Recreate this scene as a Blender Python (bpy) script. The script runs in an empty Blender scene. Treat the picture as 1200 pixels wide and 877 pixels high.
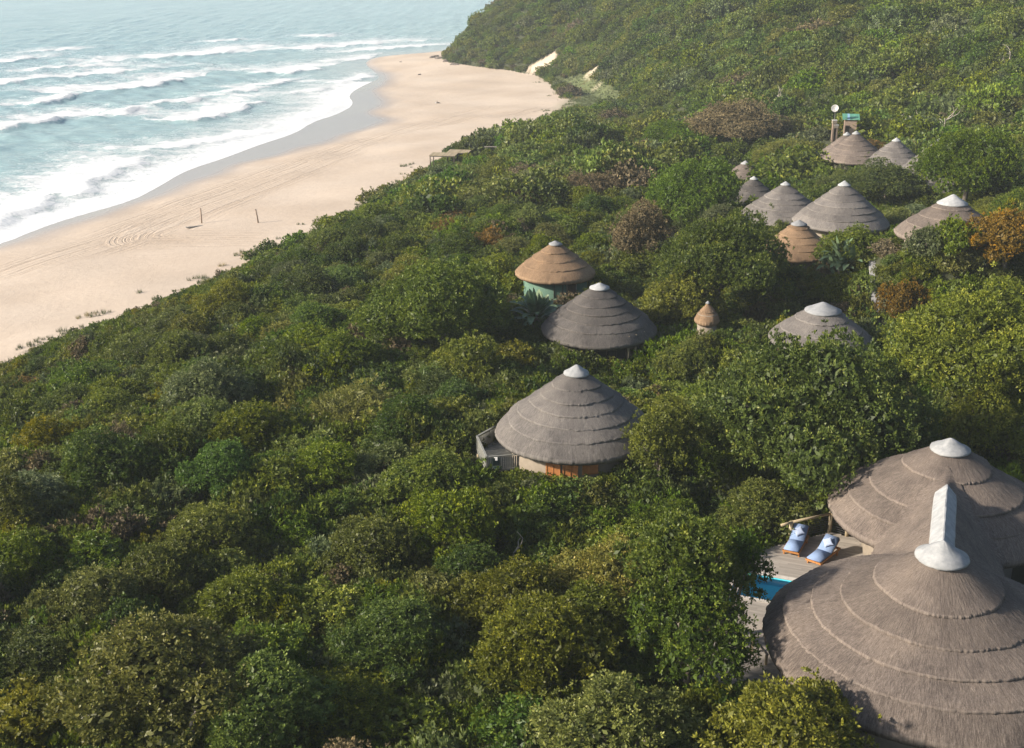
import bpy, bmesh, math, random
import numpy as np
from mathutils import Vector, Matrix

# ------------------------------------------------------------------ camera, sky, sun, exposure
scene = bpy.context.scene
COL = scene.collection
R_ = math.radians
CAM_Z, PITCH, FPX, CX, CY = 46.0, R_(20.0), 1400.0, 600.0, 438.5
cam_d = bpy.data.cameras.new("camera"); cam_d.sensor_width = 36.0; cam_d.lens = 36.0 * FPX / 1200.0
cam_d.clip_end = 30000; cam_d.clip_start = 0.5
cam = bpy.data.objects.new("camera", cam_d); COL.objects.link(cam)
cam.location = (0, 0, CAM_Z); cam.rotation_euler = (math.pi / 2 - PITCH, 0, 0)
scene.camera = cam

SUN_EL, SUN_AZ = R_(26.5), R_(193.0)            # direction TO the sun: from the sea side, a little behind the camera
to_sun = Vector((math.cos(SUN_EL) * math.cos(SUN_AZ), math.cos(SUN_EL) * math.sin(SUN_AZ), math.sin(SUN_EL)))
world = bpy.data.worlds.new("World"); scene.world = world; world.use_nodes = True
wn = world.node_tree; wn.nodes.clear()
sky = wn.nodes.new("ShaderNodeTexSky"); sky.sky_type = 'NISHITA'; sky.sun_disc = False
sky.sun_elevation = SUN_EL
sky.sun_rotation = math.atan2(to_sun.x, to_sun.y)
sky.altitude = 0; sky.air_density = 1.0; sky.dust_density = 2.0; sky.ozone_density = 1.0
bg = wn.nodes.new("ShaderNodeBackground"); bg.inputs[1].default_value = 0.085
wo = wn.nodes.new("ShaderNodeOutputWorld")
wn.links.new(sky.outputs[0], bg.inputs[0]); wn.links.new(bg.outputs[0], wo.inputs[0])
sun_d = bpy.data.lights.new("sun", 'SUN'); sun_d.energy = 5.0; sun_d.angle = R_(3.0); sun_d.color = (1.0, 0.88, 0.74)
sun = bpy.data.objects.new("sun", sun_d); COL.objects.link(sun)
sun.rotation_euler = to_sun.to_track_quat('Z', 'Y').to_euler()
vs = scene.view_settings
vs.view_transform = 'Standard'; vs.look = 'None'; vs.gamma = 1.0; vs.use_curve_mapping = False; vs.exposure = 0.84
scene.render.engine = 'CYCLES'
cy = scene.cycles
cy.use_denoising = True
try:
    cy.denoiser = 'OPENIMAGEDENOISE'; cy.denoising_input_passes = 'RGB_ALBEDO_NORMAL'; cy.denoising_prefilter = 'ACCURATE'
except Exception:
    pass
cy.max_bounces = 6; cy.diffuse_bounces = 3; cy.glossy_bounces = 2; cy.transmission_bounces = 3
cy.transparent_max_bounces = 4; cy.volume_bounces = 1
cy.caustics_reflective = False; cy.caustics_refractive = False
cy.sample_clamp_indirect = 6.0

# ------------------------------------------------------------------ helpers
rng = np.random.default_rng(7)
CP, SP = math.cos(PITCH), math.sin(PITCH)
def ray(px, py):
    x = (px - CX) / FPX; u = -(py - CY) / FPX
    return Vector((x, CP + u * SP, -SP + u * CP))
def at_z(px, py, z):
    d = ray(px, py); t = (z - CAM_Z) / d.z
    return Vector((d.x * t, d.y * t, z))
def at_y(px, py, y):
    d = ray(px, py); t = y / d.y
    return Vector((d.x * t, y, CAM_Z + d.z * t))
def proj(x, y, z):
    """world -> photograph pixel (numpy)"""
    dz = z - CAM_Z
    dep = y * CP - dz * SP; up = y * SP + dz * CP
    dep = np.maximum(dep, 0.01)
    return CX + FPX * x / dep, CY - FPX * up / dep, dep

def tag(o, label=None, cat=None, group=None, kind=None):
    if label: o["label"] = label
    if cat: o["category"] = cat
    if group: o["group"] = group
    if kind: o["kind"] = kind
    return o
def link(o, parent=None):
    COL.objects.link(o)
    if parent is not None: o.parent = parent
    return o
def empty(name, loc, rz=0.0, parent=None):
    o = bpy.data.objects.new(name, None); o.location = loc; o.rotation_euler = (0, 0, rz)
    o.empty_display_size = 0.3
    return link(o, parent)
def np_mesh(name, verts, quads=None, tris=None, smooth=False):
    verts = np.asarray(verts, np.float32).reshape(-1, 3)
    me = bpy.data.meshes.new(name)
    loops = []; starts = []; tot = []
    n = 0
    if quads is not None and len(quads):
        q = np.asarray(quads, np.int32).reshape(-1, 4); loops.append(q.ravel())
        starts.append(np.arange(len(q), dtype=np.int32) * 4); n = len(q) * 4; tot.append(np.full(len(q), 4, np.int32))
    if tris is not None and len(tris):
        t = np.asarray(tris, np.int32).reshape(-1, 3); loops.append(t.ravel())
        starts.append(np.arange(len(t), dtype=np.int32) * 3 + n); tot.append(np.full(len(t), 3, np.int32))
    loops = np.concatenate(loops); starts = np.concatenate(starts); tot = np.concatenate(tot)
    me.vertices.add(len(verts)); me.vertices.foreach_set("co", verts.ravel())
    me.loops.add(len(loops)); me.loops.foreach_set("vertex_index", loops)
    me.polygons.add(len(starts)); me.polygons.foreach_set("loop_start", starts)
    me.polygons.foreach_set("loop_total", tot)
    me.polygons.foreach_set("use_smooth", np.full(len(starts), smooth, dtype=bool))
    me.update(calc_edges=True)
    return me
def add_attr(me, name, data, dom='POINT', typ='FLOAT'):
    a = me.attributes.new(name, typ, dom)
    a.data.foreach_set("vector" if typ == 'FLOAT_VECTOR' else "value", np.asarray(data, np.int32 if typ == 'INT' else np.float32).ravel())
def mesh_obj(name, me, mat=None, parent=None, loc=None):
    o = bpy.data.objects.new(name, me)
    if mat is not None and len(me.materials) == 0: me.materials.append(mat)
    if loc is not None: o.location = loc
    return link(o, parent)

class MB:
    """collects shapes into one mesh"""
    def __init__(s): s.v = []; s.f = []
    def add(s, vs, fs):
        b = len(s.v); s.v += [tuple(v) for v in vs]; s.f += [tuple(i + b for i in f) for f in fs]; return s
    def box(s, c, size, M=None, bev=0.0):
        x, y, z = size[0] / 2, size[1] / 2, size[2] / 2
        if bev <= 0:
            vs = [Vector((a * x, b * y, d * z)) for a in (-1, 1) for b in (-1, 1) for d in (-1, 1)]
            fs = [(0, 1, 3, 2), (4, 6, 7, 5), (0, 4, 5, 1), (2, 3, 7, 6), (0, 2, 6, 4), (1, 5, 7, 3)]
        else:
            bm = bmesh.new(); bmesh.ops.create_cube(bm, size=1.0)
            for v in bm.verts: v.co = Vector((v.co.x * 2 * x, v.co.y * 2 * y, v.co.z * 2 * z))
            bmesh.ops.bevel(bm, geom=list(bm.edges), offset=bev, segments=2, affect='EDGES')
            bm.verts.index_update(); vs = [v.co.copy() for v in bm.verts]; fs = [[v.index for v in f.verts] for f in bm.faces]; bm.free()
        c = Vector(c)
        vs = [(M @ v if M is not None else v) + c for v in vs]
        return s.add(vs, fs)
    def bar(s, a, b, w, h, up=Vector((0, 0, 1))):
        a = Vector(a); b = Vector(b); d = b - a; L = d.length; y = d.normalized()
        x = y.cross(up)
        x = x.normalized() if x.length > 1e-4 else Vector((1, 0, 0))
        z = x.cross(y).normalized()
        M = Matrix((x, y, z)).transposed()
        return s.box((a + b) / 2, (w, L, h), M)
    def tube(s, pts, rad, n=8, cap=True):
        pts = [Vector(p) for p in pts]; rings = []; vs = []; fs = []
        ref = Vector((0.31, 0.2, 0.93))
        for i, p in enumerate(pts):
            d = (pts[min(i + 1, len(pts) - 1)] - pts[max(i - 1, 0)]).normalized()
            x = d.cross(ref)
            if x.length < 1e-3: x = d.cross(Vector((1, 0, 0)))
            x.normalize(); y = d.cross(x)
            r = rad[i] if hasattr(rad, '__len__') else rad
            for k in range(n):
                a = 2 * math.pi * k / n
                vs.append(p + x * math.cos(a) * r + y * math.sin(a) * r)
        for i in range(len(pts) - 1):
            for k in range(n):
                a = i * n + k; b = i * n + (k + 1) % n
                fs.append((a, b, b + n, a + n))
        if cap:
            fs.append(tuple(range(n - 1, -1, -1))); fs.append(tuple((len(pts) - 1) * n + k for k in range(n)))
        return s.add(vs, fs)
    def mesh(s, name, smooth=False):
        me = bpy.data.meshes.new(name); me.from_pydata(s.v, [], s.f); me.validate()
        if smooth:
            me.polygons.foreach_set("use_smooth", np.full(len(me.polygons), True, dtype=bool))
        me.update(); return me
    def build(s, name, mat, parent=None, loc=None, smooth=False):
        return mesh_obj(name, s.mesh(name, smooth), mat, parent, loc)

# cheap smooth noise made of sines
_nr = np.random.default_rng(3)
_NS = [( _nr.uniform(0, 2 * np.pi, 14), _nr.uniform(0, 2 * np.pi, 14), _nr.uniform(0.6, 1.7, 14)) for _ in range(8)]
def snoise(x, y, scale, k=0):
    a, p, f = _NS[k % 8]; out = 0
    for i in range(14):
        out = out + np.sin((x * np.cos(a[i]) + y * np.sin(a[i])) * f[i] / scale * 2 * np.pi + p[i] + k)
    return out / 3.7
def sstep(a, b, x):
    t = np.clip((x - a) / (b - a), 0, 1); return t * t * (3 - 2 * t)
def sdist(P, x, y):
    """signed distance to an open polyline; positive on its right-hand side"""
    x = np.asarray(x, float); y = np.asarray(y, float)
    best = np.full(x.shape, 1e18); sgn = np.zeros(x.shape)
    for (ax, ay), (bx, by) in zip(P[:-1], P[1:]):
        dx, dy = bx - ax, by - ay; L2 = dx * dx + dy * dy
        t = np.clip(((x - ax) * dx + (y - ay) * dy) / L2, 0, 1)
        ex, ey = x - ax - t * dx, y - ay - t * dy
        d2 = ex * ex + ey * ey
        cr = -(dx * (y - ay) - dy * (x - ax))
        m = d2 < best - 1e-9
        best = np.where(m, d2, best); sgn = np.where(m, np.sign(cr), sgn)
    return np.sqrt(best) * np.where(sgn == 0, 1, sgn)

# ------------------------------------------------------------------ materials
def nodes_of(name):
    m = bpy.data.materials.new(name); m.use_nodes = True
    nt = m.node_tree; b = nt.nodes["Principled BSDF"]
    return m, nt, b
def N(nt, t, **kw):
    n = nt.nodes.new("ShaderNode" + t)
    for k, v in kw.items(): setattr(n, k, v)
    return n
def ramp(nt, fac, stops):
    r = N(nt, "ValToRGB"); e = r.color_ramp.elements
    while len(e) < len(stops): e.new(0.5)
    for el, (p, c) in zip(e, stops): el.position = p; el.color = (*c, 1)
    nt.links.new(fac, r.inputs[0]); return r.outputs[0]
def mixc(nt, fac, a, b, mode='MIX'):
    n = N(nt, "Mix", data_type='RGBA', blend_type=mode)
    for sock, v in ((n.inputs[0], fac), (n.inputs[6], a), (n.inputs[7], b)):
        if isinstance(v, bpy.types.NodeSocket): nt.links.new(v, sock)
        elif isinstance(v, (int, float)): sock.default_value = v
        else: sock.default_value = (*v, 1)
    return n.outputs[2]
def math_(nt, op, a, b=None, c=None, clamp=False):
    n = N(nt, "Math", operation=op, use_clamp=clamp)
    for i, v in enumerate((a, b, c)):
        if v is None: continue
        if isinstance(v, bpy.types.NodeSocket): nt.links.new(v, n.inputs[i])
        else: n.inputs[i].default_value = v
    return n.outputs[0]
def noise(nt, vec, scale, detail=4, rough=0.55, dist=0.0):
    n = N(nt, "TexNoise"); n.inputs["Scale"].default_value = scale; n.inputs["Detail"].default_value = detail
    n.inputs["Roughness"].default_value = rough; n.inputs["Distortion"].default_value = dist
    if vec is not None: nt.links.new(vec, n.inputs["Vector"])
    return n.outputs[0]
def bump(nt, b, height, strength, dist):
    n = N(nt, "Bump"); n.inputs["Strength"].default_value = strength; n.inputs["Distance"].default_value = dist
    nt.links.new(height, n.inputs["Height"]); nt.links.new(n.outputs[0], b.inputs["Normal"]); return n
def attr(nt, name):
    n = N(nt, "Attribute"); n.attribute_name = name; return n
def simple(name, c1, c2, scale=3.0, rough=0.7, bmp=0.3, bd=0.01, spec=0.4, stretch=None):
    m, nt, b = nodes_of(name)
    tc = N(nt, "TexCoord"); v = tc.outputs["Object"]
    if stretch:
        mp = N(nt, "Mapping"); mp.inputs["Scale"].default_value = stretch; nt.links.new(v, mp.inputs[0]); v = mp.outputs[0]
    n1 = noise(nt, v, scale, 6, 0.65)
    info = N(nt, "ObjectInfo")
    c = mixc(nt, math_(nt, 'MULTIPLY_ADD', n1, 2.0, -0.5, clamp=True), c1, c2)
    br = math_(nt, 'MULTIPLY_ADD', info.outputs["Random"], 0.3, 0.85)
    hsv = N(nt, "HueSaturation"); nt.links.new(c, hsv.inputs["Color"]); nt.links.new(br, hsv.inputs["Value"])
    nt.links.new(hsv.outputs[0], b.inputs["Base Color"])
    b.inputs["Roughness"].default_value = rough; b.inputs["Specular IOR Level"].default_value = spec
    if bmp: bump(nt, b, n1, bmp, bd)
    return m

def leaf_mat(name, dark, light, tip, transl=0.32, rough=0.5, hue=0.045):
    m, nt, b = nodes_of(name)
    a = attr(nt, "tint").outputs["Fac"]
    info = N(nt, "ObjectInfo")
    c = ramp(nt, a, [(0.0, dark), (0.62, light), (1.0, tip)])
    hsv = N(nt, "HueSaturation")
    nt.links.new(c, hsv.inputs["Color"])
    nt.links.new(math_(nt, 'MULTIPLY_ADD', info.outputs["Random"], hue, 0.481 - hue * .5), hsv.inputs["Hue"])
    r2 = math_(nt, 'FRACT', math_(nt, 'MULTIPLY', info.outputs["Random"], 37.7))
    nt.links.new(math_(nt, 'MULTIPLY_ADD', r2, 0.50, 0.80), hsv.inputs["Value"])
    r3 = math_(nt, 'FRACT', math_(nt, 'MULTIPLY', info.outputs["Random"], 91.3))
    nt.links.new(math_(nt, 'MULTIPLY_ADD', r3, 0.25, 0.95), hsv.inputs["Saturation"])
    nt.links.new(hsv.outputs[0], b.inputs["Base Color"])
    b.inputs["Roughness"].default_value = rough; b.inputs["Specular IOR Level"].default_value = 0.3
    tr = N(nt, "BsdfTranslucent"); nt.links.new(hsv.outputs[0], tr.inputs[0])
    mx = N(nt, "MixShader"); mx.inputs[0].default_value = transl
    out = nt.nodes["Material Output"]
    nt.links.new(b.outputs[0], mx.inputs[1]); nt.links.new(tr.outputs[0], mx.inputs[2]); nt.links.new(mx.outputs[0], out.inputs[0])
    return m

LEAF = {
 'dark':   leaf_mat("leaf_dark_green",  (0.0230, 0.0459, 0.0107), (0.0752, 0.1254, 0.0228), (0.2225, 0.2712, 0.0528)),
 'mid':    leaf_mat("leaf_mid_green",   (0.0377, 0.0706, 0.0140), (0.1117, 0.1733, 0.0296), (0.2921, 0.3547, 0.0667)),
 'fresh':  leaf_mat("leaf_fresh_green", (0.0410, 0.0862, 0.0148), (0.1197, 0.2166, 0.0342), (0.3060, 0.4172, 0.0752)),
 'olive':  leaf_mat("leaf_olive",       (0.0466, 0.0657, 0.0164), (0.1373, 0.1767, 0.0388), (0.3349, 0.3755, 0.0834)),
 'grey':   leaf_mat("leaf_grey_green",  (0.0427, 0.0640, 0.0263), (0.1231, 0.1653, 0.0684), (0.3060, 0.3477, 0.1599)),
 'gold':   leaf_mat("leaf_golden",      (0.0523, 0.0722, 0.0131), (0.1716, 0.2052, 0.0319), (0.4546, 0.4451, 0.0778)),
 'brown':  leaf_mat("leaf_dry_brown",   (0.0541, 0.0492, 0.0263), (0.1596, 0.1391, 0.0752), (0.3477, 0.2921, 0.1530), 0.1, 0.8, 0.012),
 'rust':   leaf_mat("leaf_rust",        (0.0575, 0.0509, 0.0148), (0.1995, 0.1482, 0.0410), (0.4311, 0.2782, 0.0695), 0.3, 0.6, 0.012),
}
M_CORE = simple("inner_foliage", (0.022, 0.030, 0.012), (0.045, 0.050, 0.022), 1.5, 0.9, 0.8, 0.2)
M_BARK = simple("bark", (0.10, 0.085, 0.068), (0.20, 0.175, 0.145), 5.0, 0.9, 0.6, 0.03, stretch=(1, 1, 0.25))
M_DEAD = simple("dead_wood", (0.30, 0.27, 0.23), (0.48, 0.44, 0.39), 4.0, 0.85, 0.4, 0.02)
M_GREYWOOD = simple("weathered_wood", (0.22, 0.20, 0.175), (0.36, 0.33, 0.29), 4.0, 0.8, 0.4, 0.006, stretch=(0.3, 6, 6))
M_SILVERWOOD = simple("silvered_slats", (0.15, 0.155, 0.14), (0.26, 0.265, 0.24), 4.0, 0.8, 0.4, 0.006)
M_POLE = simple("treated_pole", (0.26, 0.21, 0.13), (0.42, 0.35, 0.23), 5.0, 0.75, 0.3, 0.006)
M_TEAK = simple("varnished_teak", (0.30, 0.13, 0.04), (0.48, 0.22, 0.07), 6.0, 0.45, 0.2, 0.003)
M_CAP = simple("white_cement_cap", (0.20, 0.215, 0.225), (0.41, 0.42, 0.425), 2.2, 0.8, 0.35, 0.02)
M_CAPGREY = simple("grey_cement_cap", (0.16, 0.17, 0.18), (0.26, 0.27, 0.28), 2.2, 0.8, 0.35, 0.02)
M_WALL = simple("beige_plaster", (0.20, 0.17, 0.13), (0.29, 0.25, 0.20), 2.0, 0.9, 0.2, 0.01)
M_ORANGE = simple("orange_varnish", (0.28, 0.115, 0.04), (0.42, 0.18, 0.06), 3.0, 0.5, 0.1, 0.003)
M_CANVAS = simple("green_canvas", (0.075, 0.15, 0.115), (0.11, 0.20, 0.15), 1.5, 0.85, 0.3, 0.02)
M_DARKWOOD = simple("dark_wood", (0.030, 0.022, 0.016), (0.065, 0.046, 0.032), 4.0, 0.7, 0.2, 0.005)
M_BLUE = simple("blue_cushion", (0.17, 0.25, 0.42), (0.23, 0.32, 0.50), 9.0, 0.85, 0.3, 0.01)
M_PILLOW = simple("pale_blue_pillow", (0.26, 0.34, 0.50), (0.40, 0.46, 0.60), 14.0, 0.85, 0.2, 0.01)
M_AQUA = simple("aqua_cushion", (0.24, 0.60, 0.58), (0.32, 0.70, 0.66), 9.0, 0.85, 0.2, 0.01)
M_COPING = simple("stone_coping", (0.42, 0.39, 0.35), (0.58, 0.55, 0.50), 3.0, 0.8, 0.2, 0.01)
M_POOL = simple("pool_lining", (0.08, 0.66, 0.82), (0.14, 0.74, 0.86), 1.2, 0.5, 0.05, 0.01)
M_WIRE = simple("steel_cable", (0.06, 0.06, 0.06), (0.12, 0.12, 0.12), 5.0, 0.4, 0.0)
M_WHITE = simple("white_paint", (0.70, 0.70, 0.68), (0.82, 0.82, 0.80), 3.0, 0.5, 0.1, 0.005)
M_GREENROOF = simple("green_sheet_roof", (0.08, 0.25, 0.17), (0.13, 0.34, 0.24), 2.0, 0.45, 0.1, 0.01)
M_TANKWALL = simple("brown_plaster", (0.20, 0.15, 0.11), (0.29, 0.22, 0.17), 2.0, 0.9, 0.2, 0.01)
M_ROCK = simple("dark_rock", (0.10, 0.085, 0.075), (0.20, 0.17, 0.15), 1.5, 0.9, 0.7, 0.1)
M_PATH = simple("concrete_path", (0.24, 0.24, 0.245), (0.34, 0.34, 0.34), 0.8, 0.9, 0.3, 0.02)
M_PALM = None

def thatch_mat(name, dark, mid, light, radial=True):
    m, nt, b = nodes_of(name)
    tc = N(nt, "TexCoord"); sep = N(nt, "SeparateXYZ"); nt.links.new(tc.outputs["Object"], sep.inputs[0])
    if radial:
        xy = N(nt, "CombineXYZ"); nt.links.new(sep.outputs[0], xy.inputs[0]); nt.links.new(sep.outputs[1], xy.inputs[1])
        nv = N(nt, "VectorMath", operation='NORMALIZE'); nt.links.new(xy.outputs[0], nv.inputs[0])
        ln = N(nt, "VectorMath", operation='LENGTH'); nt.links.new(xy.outputs[0], ln.inputs[0])
        s2 = N(nt, "SeparateXYZ"); nt.links.new(nv.outputs[0], s2.inputs[0])
        cv = N(nt, "CombineXYZ")
        nt.links.new(math_(nt, 'MULTIPLY', s2.outputs[0], 6.0), cv.inputs[0])
        nt.links.new(math_(nt, 'MULTIPLY', s2.outputs[1], 6.0), cv.inputs[1])
        nt.links.new(math_(nt, 'MULTIPLY', ln.outputs["Value"], 0.20), cv.inputs[2])
        vec = cv.outputs[0]
    else:
        mp = N(nt, "Mapping"); mp.inputs["Scale"].default_value = (0.20, 1, 0.20); nt.links.new(tc.outputs["Object"], mp.inputs[0]); vec = mp.outputs[0]
    streak = noise(nt, vec, 17.0, 6, 0.78)
    fine = noise(nt, vec, 46.0, 4, 0.85)
    blot = noise(nt, tc.outputs["Object"], 0.45, 6, 0.68)
    grain = noise(nt, tc.outputs["Object"], 22.0, 3, 0.8)
    c = ramp(nt, math_(nt, 'ADD', math_(nt, 'MULTIPLY', streak, 0.55), math_(nt, 'MULTIPLY', fine, 0.45)), [(0.36, dark), (0.50, mid), (0.66, light)])
    bl = ramp(nt, blot, [(0.3, (0.58, 0.57, 0.58)), (0.5, (0.98, 0.96, 0.94)), (0.7, (1.28, 1.24, 1.17))])
    c = mixc(nt, 0.85, c, bl, 'MULTIPLY')
    gr = ramp(nt, grain, [(0.3, (0.6, 0.6, 0.6)), (0.7, (1.3, 1.3, 1.3))])
    c = mixc(nt, 0.6, c, gr, 'MULTIPLY')
    c = mixc(nt, math_(nt, 'MULTIPLY', attr(nt, "lit_cut_ends").outputs["Fac"], 0.30), c, tuple(min(.5, t * 1.2) for t in light))  # cut straw paler, with light caught on the lips put into the colour
    info = N(nt, "ObjectInfo"); hsv = N(nt, "HueSaturation"); nt.links.new(c, hsv.inputs["Color"])
    nt.links.new(math_(nt, 'MULTIPLY_ADD', info.outputs["Random"], 0.22, 0.89), hsv.inputs["Value"])
    nt.links.new(hsv.outputs[0], b.inputs["Base Color"])
    b.inputs["Roughness"].default_value = 0.9; b.inputs["Specular IOR Level"].default_value = 0.15
    h = math_(nt, 'ADD', math_(nt, 'MULTIPLY', streak, 0.6), math_(nt, 'ADD', math_(nt, 'MULTIPLY', fine, 0.3), math_(nt, 'MULTIPLY', grain, 0.5)))
    bump(nt, b, h, 1.0, 0.075)
    return m
TH_GREY = thatch_mat("thatch_grey", (0.075, 0.071, 0.068), (0.170, 0.160, 0.152), (0.30, 0.285, 0.27))
TH_DARK = thatch_mat("thatch_dark_grey", (0.045, 0.043, 0.042), (0.105, 0.099, 0.095), (0.19, 0.178, 0.165))
TH_BROWN = thatch_mat("thatch_lodge_brown", (0.066, 0.055, 0.048), (0.168, 0.142, 0.124), (0.33, 0.285, 0.25))
TH_BROWN_S = thatch_mat("thatch_saddle_brown", (0.066, 0.055, 0.048), (0.168, 0.142, 0.124), (0.33, 0.285, 0.25), radial=False)
TH_ORANGE = thatch_mat("thatch_new_golden", (0.12, 0.080, 0.050), (0.25, 0.172, 0.108), (0.38, 0.275, 0.18))
# ------------------------------------------------------------------ terrain
def wl(pts, z): return [tuple(at_z(px, py, z)[:2]) for px, py in pts]
# S: water's edge, W: edge of the dry sand, V: edge of the vegetation, H: foot of the hill.  Land lies on the right of each.
S_PX = [(0, 287), (40, 270), (80, 256), (150, 237), (180, 222), (215, 200), (260, 186), (300, 170), (345, 156), (362, 143), (395, 134), (414, 122), (405, 112), (425, 100), (446, 92), (436, 82), (428, 74), (436, 68), (470, 64), (505, 61)]
W_PX = [(0, 293), (60, 275), (110, 257), (185, 235), (230, 216), (260, 203), (300, 190), (350, 178), (400, 164), (430, 151), (468, 142), (441, 132), (462, 121), (452, 111), (450, 104), (469, 92), (456, 84), (434, 76), (436, 70), (448, 66), (480, 63.5), (508, 61.5)]
V_PX = [(0, 424), (20, 409), (60, 388), (115, 368), (180, 345), (230, 322), (300, 290), (350, 268), (395, 246), (430, 228), (470, 208), (498, 191), (520, 172), (560, 160), (600, 151), (640, 138), (662, 127), (690, 121), (664, 110), (655, 99), (640, 88), (600, 80), (560, 76), (520, 68.5)]
def smooth_poly(P, n=2):
    for _ in range(n):
        Q = [P[0]]
        for a, b in zip(P[:-1], P[1:]):
            Q += [(a[0] * .75 + b[0] * .25, a[1] * .75 + b[1] * .25), (a[0] * .25 + b[0] * .75, a[1] * .25 + b[1] * .75)]
        P = Q + [P[-1]]
    return P
S_L = smooth_poly([(-120, -400), (-118, 0), (-100, 130)] + wl(S_PX, 0.0) + [(-18, 560), (40, 700), (300, 1000), (1500, 2400)])
W_L = smooth_poly([(-116, -400), (-112, 0), (-96, 130)] + wl(W_PX, 0.5) + [(-12, 558), (48, 692), (308, 992), (1508, 2392)])
V_PX = [(a, b + float(np.interp(a, [-10, 40, 120, 400, 500, 560, 620], [5, 9, 13, 13, 9, 5, 0])) * (b > 135)) for a, b in V_PX]
V_L = smooth_poly([(-95, -400), (-92, 0), (-74, 60)] + wl(V_PX, 3.6) + [(-22, 510), (0, 560), (62, 680), (322, 980), (1522, 2380)])
H_L = smooth_poly([(40, -400), (38, 0), (35, 60), (38, 85), (42, 112), (54, 150), (58, 190)] + wl([(820, 158)], 9) + wl([(735, 118)], 6) + wl([(690, 100)], 5) + wl([(655, 91), (600, 79), (560, 75), (520, 67.5)], 4) + [(-21, 512), (2, 562), (65, 680), (325, 980), (1525, 2380)], 1)

PADS = []            # (x, y, radius, z): level ground under buildings
def ground(x, y):
    x = np.asarray(x, float); y = np.asarray(y, float)
    dS = sdist(S_L, x, y); dW = sdist(W_L, x, y); dV = sdist(V_L, x, y); dH = sdist(H_L, x, y)
    z = np.where(dS < 0, np.maximum(-0.045 * -dS, -6.0), 0.0)
    z = np.where((dS >= 0) & (dW < 0), 0.5 * dS / (dS - dW + 1e-6), z)
    up = 0.5 + 2.6 * np.clip(dW, 0, None) / (np.clip(dW, 0, None) + np.clip(-dV, 0, None) + 1e-6)
    z = np.where((dW >= 0), up, z)
    plat = np.interp(y, [0, 60, 100, 150, 200, 260, 320, 420], [12.6, 12.4, 11.4, 11.6, 10.2, 7.0, 3.8, 3.4])
    rise = np.interp(y, [0, 120, 260, 340], [46, 40, 26, 14])
    t = np.clip(dV / rise, 0, 1); t = .55 * (1 - (1 - t) ** 1.7) + .45 * t ** 1.5
    inl = 3.1 + (plat - 3.1) * t
    inl = inl + (snoise(x, y, 34, 1) * 0.8 + snoise(x, y, 13, 2) * 0.35) * np.clip(dV / 10, 0, 1) * np.interp(y, [250, 330], [1, 0.25])
    d = np.clip(dH, 0, None)
    near = 0.27 * d + 2.2 * (1 - np.exp(-d / 8)) + snoise(x, y, 60, 3) * 1.6 * np.clip(d / 25, 0, 1)
    far = 46 * (1 - np.exp(-d * 0.8 / 46)) + 0.16 * d + (snoise(x, y, 45, 4) * 2.4 + snoise(x, y, 20, 6) * 0.9) * np.clip(d / 15, 0, 1)
    k = sstep(210, 330, y - 0.25 * x)
    inl = inl + near * (1 - k) + far * k
    inl = np.where(inl > 55, 55 + 20 * (1 - np.exp(-(inl - 55) / 20)), inl)
    z = np.where(dV >= 0, inl, z)
    z = z + np.where((dW > 2) & (dV < 2), snoise(x, y, 22, 5) * 0.09, 0)
    for (cx, cy_, r, pz) in PADS:
        dd = np.hypot(x - cx, y - cy_); w = 1 - sstep(r, r + 7.0, dd)
        z = z * (1 - w) + pz * w
    return z
def g1(x, y): return float(ground(np.array([x]), np.array([y]))[0])
def hit(px, py, h=0.0, t0=25.0):
    """first point where the view ray meets the ground raised by h"""
    d = ray(px, py); t = np.linspace(t0, 900, 3000)
    x, y, z = d.x * t, d.y * t, CAM_Z + d.z * t
    below = np.nonzero(z < gz(x, y) + h)[0]
    i = below[0] if len(below) else -1
    return Vector((x[i], y[i], z[i]))

# ---- buildings: (key, apex px, apex py, distance Y, radius, height, eave-floor)
HUTS = []
def hut_spec(key, px, py, Y, R, H, wall=2.3):
    a = at_y(px, py, Y); s = dict(key=key, c=(a.x, a.y), R=R, H=H, ze=a.z - H, floor=a.z - H - wall, wall=wall); HUTS.append(s); return s
h1 = hut_spec('deck', 676, 424, 71.5, 5.15, 4.45, 2.2)
h2 = hut_spec('dark', 703, 327, 98.8, 5.0, 4.2, 2.5)
h3 = hut_spec('canvas', 651, 279, 112.0, 3.85, 3.25, 2.6)
h4 = hut_spec('greycap', 966, 347, 94.0, 4.2, 3.5, 1.5)
h5 = hut_spec('golden', 937, 254, 117.0, 3.6, 3.4, 1.5)
h6 = hut_spec('tall', 990, 210, 133.0, 5.3, 4.6, 2.6)
h7 = hut_spec('mid', 921, 211, 141.0, 5.2, 4.2, 1.5)
h8 = hut_spec('smallbrown', 884, 205, 158.0, 3.4, 3.2, 1.5)
h9 = hut_spec('behind', 874, 187, 185.0, 4.2, 3.4, 1.5)
h10 = hut_spec('twin', 1004, 152, 176.0, 4.6, 4.0, 1.5)
h10b = hut_spec('twinb', 993, 153.5, 183.0, 4.4, 4.0, 1.5)
h11 = hut_spec('hill', 1051, 160, 172.0, 4.4, 3.9, 1.5)
h12 = hut_spec('undertree', 1101, 161, 160.0, 6.2, 6.0, 1.5)
h13 = hut_spec('whitecap', 1118, 226, 108.0, 4.8, 3.6, 1.5)
h14 = hut_spec('peek', 830, 351, 99.0, 1.05, 1.7, 2.2)
for h in HUTS: PADS.append((h['c'][0], h['c'][1], h['R'] * 0.9, h['floor'] - 0.25))
LODGE_F = Vector((18.5, 45.6, 17.0)); LODGE_B = Vector((23.4, 58.6, 17.0))
PADS += [(LODGE_F.x, LODGE_F.y, 7.5, 13.6), (LODGE_B.x, LODGE_B.y, 6.5, 13.6), (14.5, 55, 5.5, 12.4)]
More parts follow.
